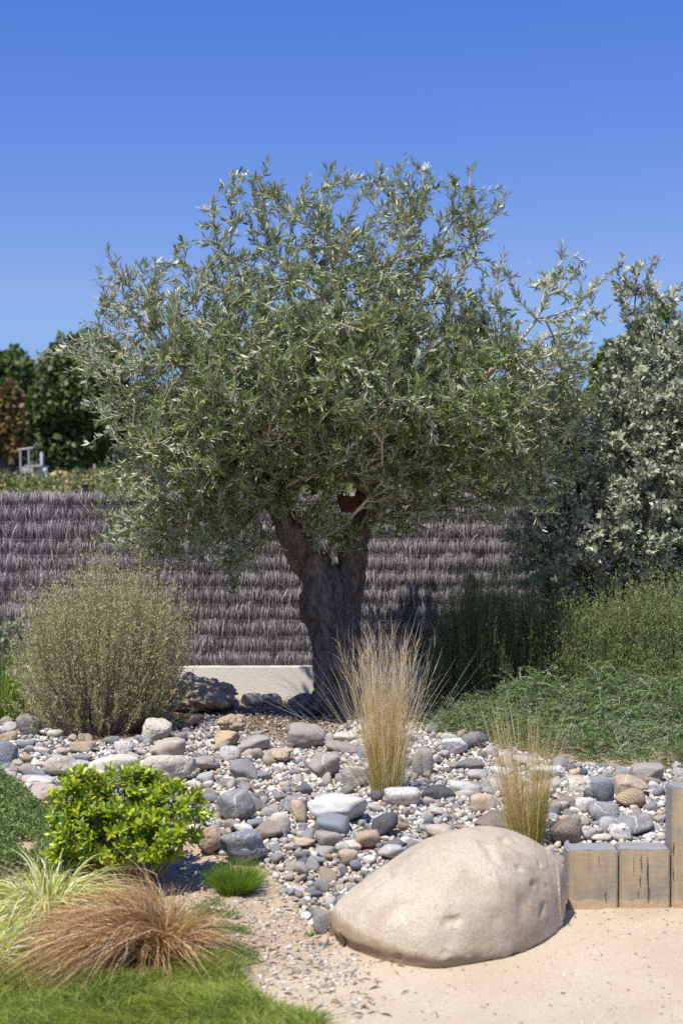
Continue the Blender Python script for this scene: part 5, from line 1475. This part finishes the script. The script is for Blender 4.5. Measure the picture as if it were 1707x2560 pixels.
# dry wisps against the wall
x, y, z = GP(800, 1775)
tussock('dry_wisp_grass', x - .0, y - .1, .04, 70, (.30, .62), .0018, .9, .45, 'few thin dry stalks arching left of the olive trunk base', plume, 99, lean=(-.3, 0), seg=8)

# seedling
x, y, z = GP(778, 2340)
sg_ = empty('seedling', (x, y, z), 'tiny green seedling on bare soil left of the giant boulder', 'seedling')
g = np.random.default_rng(101); n = 16
V, F_ = put_leaves(OVAL_V * 1.2, LANCE_F, np.array([x, y, z + .004]) + g.normal(0, .007, (n, 3)) * np.array([1, 1, .4]), g.normal(0, 1, (n, 3)) + np.array([0, 0, .5]), np.tile([0, 0, 1.], (n, 1)), g.uniform(.014, .024, n))
mesh('leaves', V, F_, leaf_mat('seedling_leaf', (.12, .28, .04), (.22, .40, .08)), sg_)

# lawn
lawn_poly = [(-300, 2360), (0, 2372), (120, 2395), (250, 2420), (340, 2440), (420, 2400), (480, 2375), (545, 2385), (590, 2430), (640, 2480), (700, 2520), (790, 2548), (830, 2600), (900, 2900), (-500, 2900)]
g = np.random.default_rng(111)
N0 = 110000
yy = g.uniform(3.3, 5.0, N0); xx = g.uniform(-1.4, .35, N0)
zz = ground(xx, yy); sx_, sy_ = proj(xx, yy, zz)
dd = polydist(sx_, sy_, lawn_poly)
ok = inpoly(sx_, sy_, lawn_poly) & (g.random(N0) < np.clip(dd / 22 + .12, 0, 1))
xx, yy, zz, dd = xx[ok], yy[ok], zz[ok], dd[ok]; N = len(xx)
mound = .55 * vnoise(xx, yy, 4.5, 12) + .45 * vnoise(xx, yy, 11, 13)
base = np.stack([xx, yy, zz + .0], -1)
comb = np.stack([vnoise(xx, yy, 5, 21) - .5, vnoise(xx, yy, 5, 22) - .5], -1) * 2.6
d0 = unit(np.concatenate([comb * .8 + g.normal(0, .55, (N, 2)), np.full((N, 1), 1.0)], 1))
bnd = np.concatenate([d0[:, :2] * .45, np.full((N, 1), -.35)], 1)
L = (g.uniform(.05, .10, N) * (.2 + 1.9 * mound)) * np.clip(dd / 60 + .45, .3, 1)
V, Q = strands(base, d0, L, bnd, .0030, 4, g=g)
lawnm = NT('lawn_blades')
geo = lawnm.n('NewGeometry')
c_ = lawnm.ramp(geo.outputs['Random Per Island'], [(0, (.04, .10, .014)), (.5, (.16, .25, .03)), (.85, (.34, .42, .06)), (1, (.55, .50, .17))])
c_ = lawnm.mix(lawnm.ramp(lawnm.noise(2.4, 3, .6), [(.42, 0), (.62, .65)]), c_, (.38, .42, .07))
b = lawnm.bsdf(c_, .5, spec=.3); tr = lawnm.n('BsdfTranslucent'); lawnm.l(c_, tr.inputs[0]); mx = lawnm.n('MixShader'); mx.inputs[0].default_value = .35
lawnm.l(b, mx.inputs[1]); lawnm.l(tr.outputs[0], mx.inputs[2]); lawnm = lawnm.done(mx.outputs[0])
tag(mesh('lawn_grass', V, Q, lawnm), 'soft green lawn grass filling the lower left corner', 'grass', kind='stuff')

# low ground cover patches
def cover(name, poly, N, H, m_, label, seed, leaf=(.008, .016), yr=(4.4, 7.8), xr=(-1.9, .4), edge=18, hold=.7):
    g = np.random.default_rng(seed); N0 = N * 8
    yy = g.uniform(*yr, N0); xx = g.uniform(*xr, N0); zz = ground(xx, yy); sx_, sy_ = proj(xx, yy, zz)
    dd = polydist(sx_, sy_, poly); dens = vnoise(xx, yy, 14, seed)
    ok = inpoly(sx_, sy_, poly) & (g.random(N0) < np.clip(dd / edge, 0, 1) * sstep(dens, .5 - hold * .5, .75 - hold * .3))
    xx, yy, zz, dd = (a_[ok][:N] for a_ in (xx, yy, zz, dd)); n = len(xx)
    hh = H * (.5 + vnoise(xx, yy, 5, seed + 1)) * np.clip(dd / 50, .15, 1)
    pos = np.stack([xx, yy, zz + hh * g.random(n) ** .5], -1)
    V, F_ = put_leaves(TINY_V * np.array([1.3, 1, 1]), TINY_F, pos, g.normal(0, 1, (n, 3)) + np.array([0, 0, .6]), g.normal(0, 1, (n, 3)), g.uniform(*leaf, n))
    tag(mesh(name, V, F_, m_, smooth=False), label, 'ground cover', kind='stuff')
gcm = leaf_mat('ground_cover_leaf', (.09, .165, .04), (.22, .31, .09), rough=.6, transl=.2, extra=(.34, .24, .14), extra_p=.08)
weedm = leaf_mat('weed_leaf', (.08, .16, .035), (.17, .28, .07), rough=.6, transl=.2)
cover('creeping_thyme', [(-250, 1900), (0, 1915), (55, 1960), (95, 1995), (140, 2030), (170, 2080), (300, 2130), (330, 2200), (0, 2260), (-250, 2300)], 52000, .09, gcm, 'fine leaved green ground cover left of the glossy bush', 121, (.010, .024), (5.0, 8.2), (-2.2, -.5), 30, .5)
cover('low_weeds', [(480, 2255), (545, 2240), (600, 2280), (640, 2330), (700, 2400), (660, 2440), (600, 2430), (540, 2380), (500, 2340), (450, 2320)], 11000, .022, weedm, 'thin patches of short green weeds between lawn and bare soil', 122, (.006, .013), (4.4, 5.6), (-.8, .1), 30, .35)

# pale day moon, far away
mo = NT('moon_glow'); em = mo.n('Emission'); em.inputs[0].default_value = (.36, .50, .86, 1); em.inputs[1].default_value = 1.0
moonm = mo.done(em.outputs[0])
mp = np.array(PX(1322, 654, 2400.0)); V, F_ = ico(3)
tag(mesh('moon', V * 1.6 + mp, F_, moonm, origin=tuple(mp)), 'tiny pale daytime moon in the blue sky right of the tree', 'moon')
